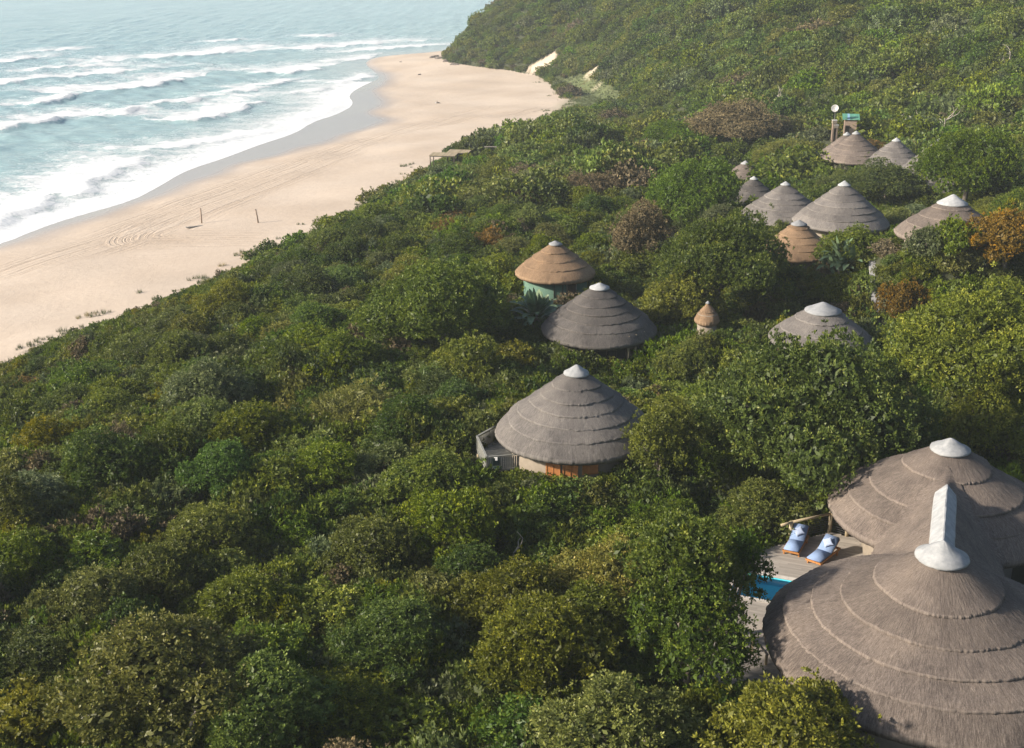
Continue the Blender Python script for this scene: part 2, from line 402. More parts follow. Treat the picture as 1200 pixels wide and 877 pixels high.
tank_p = at_y(992, 153, 196.0)
PADS.append((tank_p.x, tank_p.y, 3.0, tank_p.z - 1.5))

_GX0, _GY0, _GS = -130.0, 10.0, 1.25
_gxx = np.arange(_GX0, 440, _GS); _gyy = np.arange(_GY0, 660, _GS)
_X, _Y = np.meshgrid(_gxx, _gyy)
_GZ = ground(_X.ravel(), _Y.ravel()).reshape(_X.shape)
_GV = sdist(V_L, _X.ravel(), _Y.ravel()).reshape(_X.shape); _GH = sdist(H_L, _X.ravel(), _Y.ravel()).reshape(_X.shape)
def look(A, x, y):
    fx = np.clip((np.asarray(x, float) - _GX0) / _GS, 0, len(_gxx) - 1.001); fy = np.clip((np.asarray(y, float) - _GY0) / _GS, 0, len(_gyy) - 1.001)
    i = fx.astype(int); j = fy.astype(int); a = fx - i; b = fy - j
    return A[j, i] * (1 - a) * (1 - b) + A[j, i + 1] * a * (1 - b) + A[j + 1, i] * (1 - a) * b + A[j + 1, i + 1] * a * b
def gz(x, y): return look(_GZ, x, y)
def g1(x, y): return float(look(_GZ, x, y))
def polar_axis(lo, hi, step, far, grow=1.13):
    a = list(np.arange(lo, hi + step / 2, step)); s = step; v = a[-1]
    while v < far: s *= grow; v += s; a.append(v)
    s = step; v = a[0]; pre = []
    while v > -far: s *= grow; v -= s; pre.append(v)
    return np.array(pre[::-1] + a)
def grid_mesh(name, xs, ys, zf):
    X, Y = np.meshgrid(xs, ys); Z = zf(X.ravel(), Y.ravel())
    v = np.stack([X.ravel(), Y.ravel(), Z], 1)
    nx, ny = len(xs), len(ys)
    i = (np.arange(ny - 1)[:, None] * nx + np.arange(nx - 1)[None, :]).ravel()
    q = np.stack([i, i + 1, i + 1 + nx, i + nx], 1)
    return np_mesh(name, v, q, smooth=True), v
def inside(poly, x, y):
    r = np.zeros(x.shape, bool); n = len(poly)
    for i in range(n):
        (ax, ay), (bx, by) = poly[i], poly[(i + 1) % n]
        c = ((ay > y) != (by > y)) & (x < (bx - ax) * (y - ay) / (by - ay + 1e-12) + ax)
        r ^= c
    return r
def soft_poly(poly, x, y, soft):
    P = list(poly) + [poly[0]]
    d = np.abs(sdist(P, x, y)); ins = inside(poly, x, y)
    return sstep(-soft, soft, np.where(ins, d, -d))

# bare sand scars on the hill and grassy flat behind the beach (measured on the hillside)
def hp(pts, h=0.0): return [tuple(hit(px, py, h)[:2]) for px, py in pts]
SCARS = [hp([(619, 80), (630, 74), (641, 67), (651, 61), (649, 74), (640, 80), (627, 84)]),
         hp([(684, 91), (691, 84), (699, 79), (699, 86), (692, 93)]),
         hp([(692, 106), (699, 100), (704, 98), (701, 104), (695, 108)])]
GRASSY = wl([(640, 88), (662, 92), (692, 100), (720, 112), (728, 118), (700, 125), (668, 128), (655, 127), (660, 118), (672, 112), (662, 102)], 4.0)

gx = polar_axis(-110, 90, 1.3, 5000); gy = polar_axis(30, 520, 1.4, 5000)
gme, gv = grid_mesh("ground", gx, gy, ground)
x, y = gv[:, 0], gv[:, 1]
dS_, dW_, dV_ = sdist(S_L, x, y), sdist(W_L, x, y), sdist(V_L, x, y)
veg = np.where(y > 335, sstep(-2.5, -0.5, dV_), sstep(-1.5, 4.0, dV_ + snoise(x, y, 9, 4) * 2.2))
for sc in SCARS: veg = veg * (1 - .70 * np.clip(soft_poly(sc, x, y, 3.0) * 2.0, 0, 1))
grass = soft_poly(GRASSY, x, y, 4.0)
add_attr(gme, "veg", veg); add_attr(gme, "grass", grass)
add_attr(gme, "wet", 1 - sstep(-5.0, 4.0, dW_ + snoise(x, y, 30, 6) * 1.0))
# tyre tracks: worn bands along the beach
TRK = [wl([(140, 290), (128, 284), (140, 270), (180, 250), (240, 225), (330, 196), (420, 168), (480, 150), (560, 140), (640, 133)], 1.5),
       wl([(0, 320), (70, 296), (140, 276), (230, 240), (300, 215), (380, 185), (450, 158), (520, 138), (570, 128)], 1.5),
       wl([(150, 289), (150, 280), (190, 265), (260, 240), (330, 210), (400, 180)], 1.5),
       wl([(170, 285), (165, 272), (215, 250), (280, 222), (350, 190), (430, 160)], 1.5)]
tr = np.zeros(len(x))
for P in TRK:
    d = np.abs(sdist(smooth_poly(P, 2), x, y)); tr = np.maximum(tr, 1 - sstep(1.5, 7.0, d))
add_attr(gme, "track", tr)
TR_D = np.full(len(x), 50.0)
sg = np.abs(sdist(smooth_poly(TRK[1], 2), x, y))
add_attr(gme, "along", sdist(smooth_poly(TRK[1], 2), x, y))
LOOP = smooth_poly(wl([(330, 300), (178, 292), (150, 291), (131, 288), (127, 281), (140, 270), (176, 253), (232, 231), (330, 197), (400, 172), (470, 152)], 1.5), 3)
dl = sdist(LOOP, x, y); tip = at_z(131, 284, 1.5); al_ = np.hypot(x - tip.x, y - tip.y)
add_attr(gme, "loop", dl)
add_attr(gme, "loopm", sstep(-2, 0, dl) * (1 - sstep(9, 15, dl)) * (1 - sstep(9, 40, al_)))

m, nt, b = nodes_of("sand_and_soil")
tc = N(nt, "TexCoord"); P = tc.outputs["Object"]
n1 = noise(nt, P, 0.045, 5, 0.6); n2 = noise(nt, P, 0.9, 6, 0.7); n3 = noise(nt, P, 6.0, 3, 0.7)
sand = ramp(nt, n1, [(0.35, (0.455, 0.375, 0.295)), (0.65, (0.535, 0.455, 0.37))])
sand = mixc(nt, 0.25, sand, ramp(nt, n2, [(0.3, (0.75, 0.72, 0.7)), (0.7, (1.1, 1.1, 1.1))]), 'MULTIPLY')
al = attr(nt, "along").outputs["Fac"]; tk = attr(nt, "track").outputs["Fac"]
cmb = N(nt, "CombineXYZ"); nt.links.new(math_(nt, 'MULTIPLY', al, 1.6), cmb.inputs[0]); nt.links.new(math_(nt, 'MULTIPLY', n1, 3.0), cmb.inputs[1])
rut = noise(nt, cmb.outputs[0], 1.0, 3, 0.7)
rutm = math_(nt, 'MULTIPLY', tk, ramp(nt, rut, [(0.50, (0, 0, 0)), (0.62, (1, 1, 1))]))
lp = attr(nt, "loop").outputs["Fac"]; lm = attr(nt, "loopm").outputs["Fac"]
cm2 = N(nt, "CombineXYZ"); nt.links.new(math_(nt, 'MULTIPLY', lp, 1.1), cm2.inputs[0]); nt.links.new(math_(nt, 'MULTIPLY', n1, 2.0), cm2.inputs[1])
rut2 = math_(nt, 'MULTIPLY', lm, ramp(nt, noise(nt, cm2.outputs[0], 1.0, 2, 0.6), [(0.47, (0, 0, 0)), (0.56, (1, 1, 1))]))
rut2 = math_(nt, 'MULTIPLY', rut2, ramp(nt, noise(nt, P, 0.16, 4, 0.7), [(0.40, (0.1, 0.1, 0.1)), (0.60, (0.8, 0.8, 0.8))]))
rutm = math_(nt, 'MAXIMUM', math_(nt, 'MULTIPLY', rutm, 0.8), rut2)
sand = mixc(nt, math_(nt, 'MULTIPLY', rutm, 0.55), sand, (0.36, 0.275, 0.20))
wet = attr(nt, "wet").outputs["Fac"]
sand = mixc(nt, wet, sand, (0.36, 0.325, 0.295))
soil = ramp(nt, n2, [(0.3, (0.030, 0.040, 0.016)), (0.6, (0.050, 0.055, 0.026)), (0.8, (0.040, 0.055, 0.020))])
vg = attr(nt, "veg").outputs["Fac"]
edge = math_(nt, 'ADD', vg, math_(nt, 'MULTIPLY', math_(nt, 'SUBTRACT', n3, 0.5), 0.9))
vmask = ramp(nt, edge, [(0.35, (0, 0, 0)), (0.6, (1, 1, 1))])
c = mixc(nt, vmask, sand, soil)
gmask = math_(nt, 'MULTIPLY', attr(nt, "grass").outputs["Fac"], ramp(nt, noise(nt, P, 0.35, 6, 0.75), [(0.25, (0.45, 0.45, 0.45)), (0.6, (1, 1, 1))]))
c = mixc(nt, gmask, c, ramp(nt, n2, [(0.3, (0.085, 0.115, 0.04)), (0.7, (0.15, 0.175, 0.07))]))
nt.links.new(c, b.inputs["Base Color"])
rr = math_(nt, 'MULTIPLY_ADD', wet, -0.78, 0.92); nt.links.new(rr, b.inputs["Roughness"])
b.inputs["Specular IOR Level"].default_value = 0.35
hh = math_(nt, 'ADD', math_(nt, 'MULTIPLY', n2, 0.25), math_(nt, 'ADD', math_(nt, 'MULTIPLY', n3, 0.06), math_(nt, 'MULTIPLY', rutm, -0.35)))
bm_ = bump(nt, b, hh, 0.7, 0.5)
nt.links.new(math_(nt, 'MULTIPLY_ADD', wet, -0.68, 0.7), bm_.inputs["Strength"])
tag(mesh_obj("ground", gme, m), kind="structure")

# ------------------------------------------------------------------ sea
CREST = [  # (pixels along the crest, foam trail in metres, height, foam strength)
 ([(-60, 290), (0, 263), (32, 251), (62, 240), (98, 226), (108, 214), (140, 203), (172, 184), (186, 178)], 15, 0.7, 1.0),
 ([(150, 182), (200, 176), (255, 166), (300, 158), (345, 150)], 12, 0.35, 0.9),
 ([(155, 139), (200, 146), (232, 143), (262, 138), (295, 128), (311, 117)], 17, 0.9, 1.0),
 ([(-40, 158), (0, 152), (34, 149), (62, 143), (88, 138)], 16, 1.0, 1.0),
 ([(128, 136), (150, 133), (172, 127)], 7, 0.9, 0.9),
 ([(20, 124), (45, 124), (62, 121), (80, 117), (97, 112)], 10, 1.1, 1.0),
 ([(100, 108), (140, 108), (168, 104), (200, 99), (224, 92)], 22, 0.8, 0.95),
 ([(-30, 104), (0, 99), (50, 94), (100, 90), (150, 84), (182, 81)], 22, 0.7, 0.85),
 ([(265, 111), (287, 109), (307, 105)], 8, 0.6, 0.9),
 ([(200, 122), (216, 121), (231, 118)], 7, 0.8, 0.9),
 ([(284, 85), (320, 88), (348, 87), (380, 79)], 22, 0.7, 0.9),
 ([(305, 102), (325, 100), (344, 95)], 10, 0.6, 0.9),
 ([(318, 112), (350, 110), (392, 104)], 10, 0.4, 0.7),
 ([(160, 71), (210, 68), (255, 64), (300, 57)], 26, 0.9, 0.9),
 ([(322, 60), (360, 58), (420, 54), (470, 50)], 26, 0.7, 0.85),
 ([(-20, 76), (20, 73), (52, 68)], 24, 0.8, 0.7), ([(60, 82), (90, 80), (120, 78)], 20, 0.8, 0.8),
 ([(372, 97), (400, 98), (425, 94), (446, 88)], 10, 0.4, 0.9),
 ([(350, 150), (364, 140), (392, 133), (412, 121)], 8, 0.3, 0.9),
 ([(430, 60), (470, 57), (515, 54)], 16, 0.6, 0.9),
 ([(260, 49), (268, 48.5), (276, 48)], 14, 0.9, 0.9), ([(370, 43), (388, 42.5)], 14, 0.8, 0.9), ([(60, 60), (75, 59)], 14, 0.9, 0.9),
 ([(400, 72), (430, 70), (440, 66)], 14, 0.4, 0.8), ([(205, 85), (240, 84), (262, 80)], 12, 0.5, 0.5)]
def sea_fields(x, y):
    foam = np.zeros(x.shape); zz = np.zeros(x.shape)
    wob = snoise(x, y, 16, 2) * 1.6 + snoise(x, y, 5, 5) * 0.5
    for pts, trail, h, s in CREST:
        P = smooth_poly(wl(pts, 0.0), 2)
        d = -sdist(P, x, y) + wob * 1.0            # positive on the seaward side (left of the crest line)
        # closeness along the crest
        A = np.array(P); lo = np.hypot(x - A[0, 0], y - A[0, 1]); hi = np.hypot(x - A[-1, 0], y - A[-1, 1])
        L = np.sum(np.hypot(*np.diff(A, axis=0).T))
        endf = np.clip(np.minimum(lo, hi) / (0.22 * L), 0.0, 1)
        near = np.hypot(x - A[:, 0].mean(), y - A[:, 1].mean()) < L * 0.5 + trail + 15
        f = np.where(d > 0, np.exp(-np.clip(d, 0, None) / (trail * 1.2)), np.exp(d / 0.55)) * near
        f = f * np.where(np.abs(d) < 1e9, endf ** 0.6, 0)
        foam = np.maximum(foam, f * s)
        zz = zz + 1.05 * h * endf * near * np.where(d > 0, np.exp(-(d / 5.0) ** 2), np.exp(-(d / 1.1) ** 2))
    dS = -sdist(S_L, x, y)
    foam = np.maximum(foam, 0.76 * np.exp(-np.clip(dS, 0, None) / 24.0) * (y < 420))
    amp = np.clip(dS / 60, 0.05, 1)
    ph = (x * 0.42 - y * 0.90)
    zz = zz + amp * (0.35 * np.sin(ph / 4.3 + snoise(x, y, 60, 1) * 1.5) + 0.22 * snoise(x, y, 9, 3) + 0.12 * snoise(x, y, 3.7, 4))
    fade = np.interp(y, [400, 1200], [1, 0.5])
    return foam, zz * fade * np.clip(dS / 4.0, 0, 1) + 0.02
sx = polar_axis(-230, -10, 1.5, 9000, 1.10); sx = sx[sx < 400]
sy = polar_axis(170, 480, 1.5, 12000, 1.06); sy = sy[sy > -500]
def sea_z(x, y):
    far = (y > 3000) | (x < -2500) | (x > 120) | (y < 60)
    z = np.zeros(x.shape); fo = np.zeros(x.shape)
    k = ~far
    fo[k], z[k] = sea_fields(x[k], y[k])
    sea_z.foam = fo
    return z
sme, sv = grid_mesh("sea", sx, sy, sea_z)
add_attr(sme, "foam", sea_z.foam)
add_attr(sme, "depth", np.clip(-sdist(S_L, sv[:, 0], sv[:, 1]) / 120.0, 0, 1))
m, nt, b = nodes_of("sea_water")
tc = N(nt, "TexCoord"); P = tc.outputs["Object"]
fo = attr(nt, "foam").outputs["Fac"]; dp = attr(nt, "depth").outputs["Fac"]
mp = N(nt, "Mapping"); mp.inputs["Rotation"].default_value = (0, 0, R_(25)); mp.inputs["Scale"].default_value = (0.35, 1, 1); nt.links.new(P, mp.inputs[0])
nA = noise(nt, P, 0.42, 9, 0.78, 1.2); nB = noise(nt, mp.outputs[0], 0.22, 6, 0.65, 0.5); nC = noise(nt, mp.outputs[0], 1.4, 4, 0.6)
thr = math_(nt, 'ADD', fo, math_(nt, 'MULTIPLY', math_(nt, 'SUBTRACT', nA, 0.5), 1.05))
thr = math_(nt, 'ADD', thr, math_(nt, 'MULTIPLY', math_(nt, 'SUBTRACT', nB, 0.5), 0.55))
mask = ramp(nt, thr, [(0.22, (0, 0, 0)), (0.40, (0.38, 0.38, 0.38)), (0.52, (1, 1, 1))])
wcol = ramp(nt, dp, [(0.0, (0.42, 0.48, 0.47)), (0.25, (0.32, 0.46, 0.47)), (1.0, (0.29, 0.44, 0.465))])
wcol = mixc(nt, 0.5, wcol, ramp(nt, nB, [(0.3, (0.60, 0.72, 0.78)), (0.7, (1.25, 1.2, 1.15))]), 'MULTIPLY')
cc = mixc(nt, mask, wcol, (0.70, 0.73, 0.74))
nt.links.new(cc, b.inputs["Base Color"])
nt.links.new(math_(nt, 'MULTIPLY_ADD', mask, 0.55, 0.16), b.inputs["Roughness"])
b.inputs["IOR"].default_value = 1.33
bump(nt, b, math_(nt, 'ADD', nC, math_(nt, 'MULTIPLY', mask, 0.5)), 0.6, 0.35)
tag(mesh_obj("sea", sme, m), kind="structure")
# ------------------------------------------------------------------ thatched roofs
def lathe(prof, n, jit=None, seed=0):
    """prof: list of (r, z); jit(theta array, i) -> dr"""
    th = np.arange(n) * 2 * np.pi / n; vs = []
    for i, (r, z) in enumerate(prof):
        dr, dz = jit(th, i) if jit else (0, 0)
        rr = r + dr
        vs.append(np.stack([rr * np.cos(th), rr * np.sin(th), np.full(n, z) + dz], 1))
    v = np.concatenate(vs); q = []
    i0 = np.arange(n); i1 = (i0 + 1) % n
    for i in range(len(prof) - 1):
        q.append(np.stack([i * n + i0, (i + 1) * n + i0, (i + 1) * n + i1, i * n + i1], 1))
    return v, np.concatenate(q)
def roof_profile(R, H, droop, conc=0.0):
    def f(r):
        t = r / R
        return H * (1 - t) - conc * H * math.sin(math.pi * min(t * 1.15, 1.0)) - droop * max(0.0, (t - 0.8) / 0.2) ** 2
    return f
def thatch_roof(parent, R, H, fr, ze, mat, capmat, n=200, lip=0.17, eave=0.36, capf=0.13, cap_h=0.28, droop=0.25, seed=0, cap_peak=True, capover=0.05, conc=0.0):
    """roof part with one child per thatch course and a cement cap; its own frame has z=0 at the eave"""
    f = roof_profile(R, H, droop, conc)
    lr = random.Random(seed)
    roof = empty("roof", (0, 0, ze), 0, parent)
    edges = [capf * 0.85] + fr
    for k in range(len(fr)):
        r0 = edges[k] * R - (0.25 if k else 0); r1 = edges[k + 1] * R
        r0 = max(r0, 0.05)
        last = (k == len(fr) - 1); th = eave if last else lip
        M = 12; prof = []
        for j in range(M + 1):
            t = j / 10 * .95 if j <= 10 else (.975 if j == 11 else 1.0); r = r0 + (r1 - r0) * t
            prof.append((r, f(r) + th * (0.25 + 0.75 * t) * (0.9 if not last else 0.45)))
        rb, zb = prof[-1]
        prof.append((rb + 0.03, zb - 0.03 - th * 0.35))
        prof.append((rb - 0.06, zb - th * (0.95 if not last else 1.0)))
        prof.append((rb - (0.30 if not last else 0.9), zb - th * (0.95 if not last else 0.85)))
        a = [lr.uniform(0, 6.28) for _ in range(6)]; rs = np.random.default_rng(seed * 31 + k)
        jr = rs.normal(0, 1, n)
        jr2 = rs.normal(0, 1, (len(prof), n))
        def jit(thv, i, a=a, jr=jr, jr2=jr2, M=M, r1=r1, last=last):
            w = (i / M) if i <= M else 1.0
            low = (0.04 * np.sin(3 * thv + a[0]) + 0.02 * np.sin(5 * thv + a[1]) + 0.01 * np.sin(11 * thv + a[2])) * w * min(1.0, R / 5)
            hi = jr * 0.022 * (i >= M) * (i <= M + 2)
            if i > M + 1: hi = hi * 0.5
            dz = (0.03 * np.sin(2 * thv + a[3]) + 0.012 * np.sin(7 * thv + a[4])) * w + jr2[i] * 0.008
            return low + hi, dz
        v, q = lathe(prof, n, jit)
        tm = np_mesh("thatch_course", v, q, smooth=True)
        ce = np.zeros((len(prof), n)); ce[M] = .75; ce[M + 1] = 1.0; ce[M + 2] = .5
        add_attr(tm, "lit_cut_ends", ce * rs.uniform(.5, 1.0, n)[None, :])  # paler along each lip: straw ends plus painted edge light
        mesh_obj("thatch_course", tm, mat, roof)
    rc = capf * R
    z0 = f(rc) + 0.13
    sl = (f(rc * .5) - f(rc)) * (1.7 if cap_peak else 1.25)
    prof = [(0.01, z0 + .07 + sl), (rc * 0.16, z0 + .07 + sl * .90), (rc * 0.4, z0 + .07 + sl * .64), (rc * 0.75, z0 + .07 + sl * .27), (rc + capover, z0 + 0.07), (rc + capover + 0.03, z0 - 0.03), (rc - 0.1, z0 - 0.10)]
    rs = np.random.default_rng(seed + 900)
    v, q = lathe(prof, 40, lambda t, i: ((0.02 * np.sin(3 * t + seed) + rs.normal(0, .008, 40)) * (i > 1), rs.normal(0, .006, 40) * (i > 0)))
    mesh_obj("cap", np_mesh("cap", v, q, smooth=True), capmat, roof)
    return roof
def round_wall(parent, r, z0, z1, mat, n=48, name="wall"):
    v, q = lathe([(r, z0), (r, z1), (r - 0.15, z1)], n); return mesh_obj(name, np_mesh(name, v, q, smooth=True), mat, parent)
def wall_piece(parent, name, r, ang, w, z0, z1, th, mat, frame=None, leaves=1):
    """a flat door, window or panel standing proud of the round wall"""
    M = Matrix.Rotation(ang, 3, 'Z')
    o = MB().box(M @ Vector((r, 0, (z0 + z1) / 2)), (th, w, z1 - z0), M).build(name, mat, parent)
    if frame:
        fb = MB(); fw = 0.07
        for s in (-1, 1): fb.box(M @ Vector((r + th * .5 + 0.012, s * (w / 2 - fw / 2), (z0 + z1) / 2)), (0.05, fw, z1 - z0 + .02), M)
        for zz in (z0 + fw / 2, z1 - fw / 2): fb.box(M @ Vector((r + th * .5 + 0.010, 0, zz)), (0.045, w - 2 * fw, fw), M)
        for k in range(1, leaves): fb.box(M @ Vector((r + th * .5 + 0.010, -w / 2 + w * k / leaves, (z0 + z1) / 2)), (0.045, fw * .8, z1 - z0 - 2 * fw), M)
        fb.build("frame", frame, o)
    return o
M_GLASS = simple("dark_window", (0.012, 0.014, 0.016), (0.03, 0.034, 0.036), 1.0, 0.12, 0.0)

def hut(spec, name, label, mat, capmat, fr, cat="hut", wallmat=None, n=150, detail=True, **kw):
    cx, cy_ = spec['c']; fl = spec['floor']
    root = tag(empty(name, (cx, cy_, fl)), label, cat, None)
    kw.setdefault('seed', int(cx * 10) % 97)
    thatch_roof(root, spec['R'], spec['H'] - kw.pop('cap_drop', 0.3), fr, spec['ze'] - fl, mat, capmat, n=n, **kw)
    round_wall(root, spec['R'] * 0.80, -0.6, spec['ze'] - fl + 0.45, wallmat or M_WALL)
    return root
FR5 = [0.33, 0.50, 0.66, 0.83, 1.0]
FR6 = [0.30, 0.45, 0.58, 0.72, 0.86, 1.0]
FR4 = [0.36, 0.58, 0.80, 1.0]
r1 = hut(h1, "thatched_hut", "grey thatched round hut with white cap and a slatted wooden deck on its side", TH_GREY, M_CAP, FR6, n=260, seed=11, capf=0.145, droop=0.3)
zt = h1['ze'] - h1['floor']
for a, w in ((R_(-112), 0.95), (R_(-97), 0.95)):
    wall_piece(r1, "door", h1['R'] * 0.80 + .03, a, w, 0.0, 2.2, 0.06, M_ORANGE, M_ORANGE, 2)
wall_piece(r1, "window", h1['R'] * 0.80 + .03, R_(-80), 1.0, 0.7, 1.9, 0.06, M_ORANGE, M_TEAK, 2)
r2 = hut(h2, "thatched_hut", "dark charcoal thatched hut with pale cap beside the wild banana clump", TH_DARK, M_CAP, FR6, n=240, seed=12, capf=0.16, cap_peak=False, droop=0.35)
for a, w, nm in ((-112, 1.1, "door"), (-95, 1.6, "window"), (-72, 1.8, "window")):
    wall_piece(r2, nm, h2['R'] * 0.80 + .03, R_(a), w, 0.0 if nm == "door" else 0.8, 2.15, 0.06, M_GLASS, M_DARKWOOD, 2)
for a in (-50, -36, -60):
    p = Vector((math.cos(R_(a)), math.sin(R_(a)), 0)) * h2['R'] * 0.9
    MB().tube([p + Vector((0, 0, -1.2)), p + Vector((0, 0, h2['ze'] - h2['floor'] + .35))], 0.09, 10).build("post", M_POLE, r2, smooth=True)
r3 = hut(h3, "canvas_hut", "small golden thatched hut with green canvas walls", TH_ORANGE, M_CAPGREY, FR4, n=200, seed=13, capf=0.15, cap_peak=False, wallmat=M_CANVAS, droop=0.2)
wall_piece(r3, "door", h3['R'] * 0.80 + .03, R_(-62), 1.1, 0.0, 2.2, 0.06, M_DARKWOOD, M_GREYWOOD, 1)
wall_piece(r3, "canvas_panel", h3['R'] * 0.80 + .03, R_(-86), 0.9, 0.1, 2.3, 0.05, M_CANVAS, M_DARKWOOD, 1)
hut(h4, "thatched_hut", "thatched hut with a wide grey cement cap behind the broad dark tree", TH_GREY, M_CAPGREY, [0.52, 0.78, 1.0], seed=14, capf=0.34, cap_peak=False, cap_h=0.2)
hut(h5, "thatched_hut", "golden brown thatched hut with grey cap in front of a taller grey hut", TH_ORANGE, M_CAPGREY, [0.30, 0.50, 0.68, 0.85, 1.0], seed=15, capf=0.20, cap_peak=False)
r6 = hut(h6, "thatched_hut", "wide grey thatched hut behind the golden brown one, orange door showing", TH_GREY, M_CAP, FR6, seed=16, capf=0.12, n=200)
wall_piece(r6, "door", h6['R'] * 0.80 + .03, R_(-108), 1.3, 0.0, 2.2, 0.06, M_ORANGE, M_TEAK, 3)
hut(h7, "thatched_hut", "grey thatched hut left of the wide one, next to the bright green tree", TH_GREY, M_CAP, FR6, seed=17, capf=0.10)
hut(h8, "thatched_hut", "small brown thatched hut with bright white cap beside the bright green tree", TH_DARK, M_CAP, FR4, seed=18, capf=0.14)
hut(h9, "thatched_hut", "brown thatched hut with white cap just behind the small brown hut", TH_BROWN, M_CAP, FR5, seed=19, capf=0.16)
hut(h10, "thatched_hut", "front one of two overlapping thatched huts below the satellite dish", TH_BROWN, M_CAP, FR5, seed=20, capf=0.12)
hut(h10b, "thatched_hut", "rear one of two overlapping thatched huts below the satellite dish", TH_BROWN, M_CAP, FR5, seed=21, capf=0.12)
hut(h11, "thatched_hut", "grey thatched hut with white cap beside a rust brown bush on the hillside", TH_GREY, M_CAP, FR5, seed=22, capf=0.13)
hut(h12, "thatched_hut", "large thatched hut mostly hidden by the gnarled tree on the hillside", TH_GREY, M_CAP, FR6, seed=23, capf=0.06)
hut(h13, "thatched_hut", "thatched hut with a broad pointed white cap below the gnarled tree", TH_BROWN, M_CAP, FR4, seed=24, capf=0.27, cap_drop=0.2)
hut(h14, "thatched_hut", "tiny brown thatch roof peeking out among the trees", TH_ORANGE, M_CAPGREY, [0.6, 1.0], seed=25, capf=0.12)

# ---- slatted deck of the first hut
def balustrade(parent, P, z0, z1, mat, slat=True, step=0.135):
    for a, b in zip(P[:-1], P[1:]):
        a = Vector((a[0], a[1], 0)); b = Vector((b[0], b[1], 0)); L = (b - a).length; d = (b - a) / L
        MB().bar(a + Vector((0, 0, z1)), b + Vector((0, 0, z1)), 0.14, 0.05).build("top_rail", mat, parent)
        MB().bar(a + Vector((0, 0, z0 + .12)), b + Vector((0, 0, z0 + .12)), 0.05, 0.07).build("bottom_rail", mat, parent)
        me = None; n = int(L / step)
        nrm = Vector((-d.y, d.x, 0))
        for k in range(n):
            p = a + d * (L * (k + 0.5) / n) + nrm * 0.035
            if me is None:
                me = MB().box((0, 0, (z0 + z1) / 2 - 0.05), (0.105, 0.022, z1 - z0 - 0.12)).mesh("slat"); me.materials.append(mat)
            o = bpy.data.objects.new("slat", me); o.location = (p.x, p.y, random.Random(k).uniform(-.012, .012)); o.rotation_euler = (0, 0, math.atan2(d.y, d.x)); link(o, parent)
fl = h1['floor']; dk = tag(empty("wooden_deck", (h1['c'][0] - 4.5, h1['c'][1] - 0.5, fl)), "weathered wooden deck with vertical slat balustrade beside the grey hut", "deck")
o0 = Vector(dk.location)
rail = [at_z(px, py, fl + 1.05) - o0 for px, py in ((597, 490), (559, 511.5), (570, 535.5), (623, 531.5))]
rail = [(p.x, p.y) for p in rail]
balustrade(dk, rail, 0.0, 1.05, M_SILVERWOOD)
for p in rail: MB().box((p[0], p[1], 0.25), (0.11, 0.11, 1.72)).build("post", M_SILVERWOOD, dk)
for p in rail[1:]: MB().tube([(p[0] * .97, p[1] * .97, -3.2), (p[0] * .97, p[1] * .97, -.2)], 0.09, 8).build("stilt", M_POLE, dk, smooth=True)
def clip_row(poly, v):
    xs = []
    for (ax, ay), (bx, by) in zip(poly, poly[1:] + poly[:1]):
        if (ay > v) != (by > v): xs.append(ax + (bx - ax) * (v - ay) / (by - ay))
    xs.sort(); return xs
# planks run along the long side of the deck
def planks(parent, poly, ang, width, z, th, mat, hole=None, gap=0.008, seed=0):
    c, s = math.cos(-ang), math.sin(-ang); lr = random.Random(seed)
    rot = lambda p: (p[0] * c - p[1] * s, p[0] * s + p[1] * c)
    Q = [rot(p) for p in poly]; Hh = [rot(p) for p in hole] if hole else None
    v = min(q[1] for q in Q) + width / 2
    while v < max(q[1] for q in Q):
        xs = clip_row(Q, v); segs = [(xs[0], xs[-1])] if len(xs) >= 2 else []
        if Hh and segs:
            hx = clip_row(Hh, v)
            if len(hx) >= 2:
                a, b = segs[0]; segs = [(a, min(hx[0], b)), (max(hx[-1], a), b)]
        for a, b in segs:
            cuts = [a]; x = a + lr.uniform(1.2, 3.6)
            while x < b - 0.8: cuts.append(x); x += 3.6
            cuts.append(b)
            for p, q in zip(cuts[:-1], cuts[1:]):
                if q - p < 0.05: continue
                mb = MB().box((0, 0, 0), (q - p - 0.006, width - gap, th))
                o = mb.build("plank", mat, parent)
                cx, cy_ = (p + q) / 2, v
                o.location = (cx * math.cos(ang) - cy_ * math.sin(ang), cx * math.sin(ang) + cy_ * math.cos(ang), z + lr.uniform(-.004, .004)); o.rotation_euler = (0, 0, ang)
        v += width
poly = rail + [(3.0, rail[3][1] + .2), (3.0, rail[0][1])]
planks(dk, poly, R_(38), 0.14, -0.02, 0.035, M_SILVERWOOD, seed=5)
# dark folding chair with a pale towel on that deck
ch = tag(empty("deck_chair", (o0.x - .55, o0.y - 2.0, fl + 0.02), R_(20)), "dark green chair on the slatted deck with a pale towel over its back", "chair")
M_CHAIR = simple("dark_green_fabric", (0.015, 0.035, 0.028), (0.03, 0.055, 0.045), 4, 0.8, 0.1)
MB().box((0, 0, 0.42), (0.5, 0.48, 0.06), None, 0.02).build("seat", M_CHAIR, ch)
MB().box((0, 0.25, 0.72), (0.5, 0.05, 0.5), Matrix.Rotation(R_(-12), 3, 'X'), 0.02).build("backrest", M_CHAIR, ch)
for sx_ in (-.22, .22):
    for sy_ in (-.2, .2): MB().tube([(sx_, sy_, 0), (sx_ * .95, sy_ * .9, .42)], .018, 6).build("leg", M_DARKWOOD, ch)
tag(MB().box((0, 0, 0), (0.26, 0.07, 0.24), Matrix.Rotation(R_(-12), 3, 'X'), 0.03).build("towel", M_WHITE, None, Vector(ch.location) + Vector((-.09, .26, .88))), "pale towel hanging over the dark deck chair", "towel")

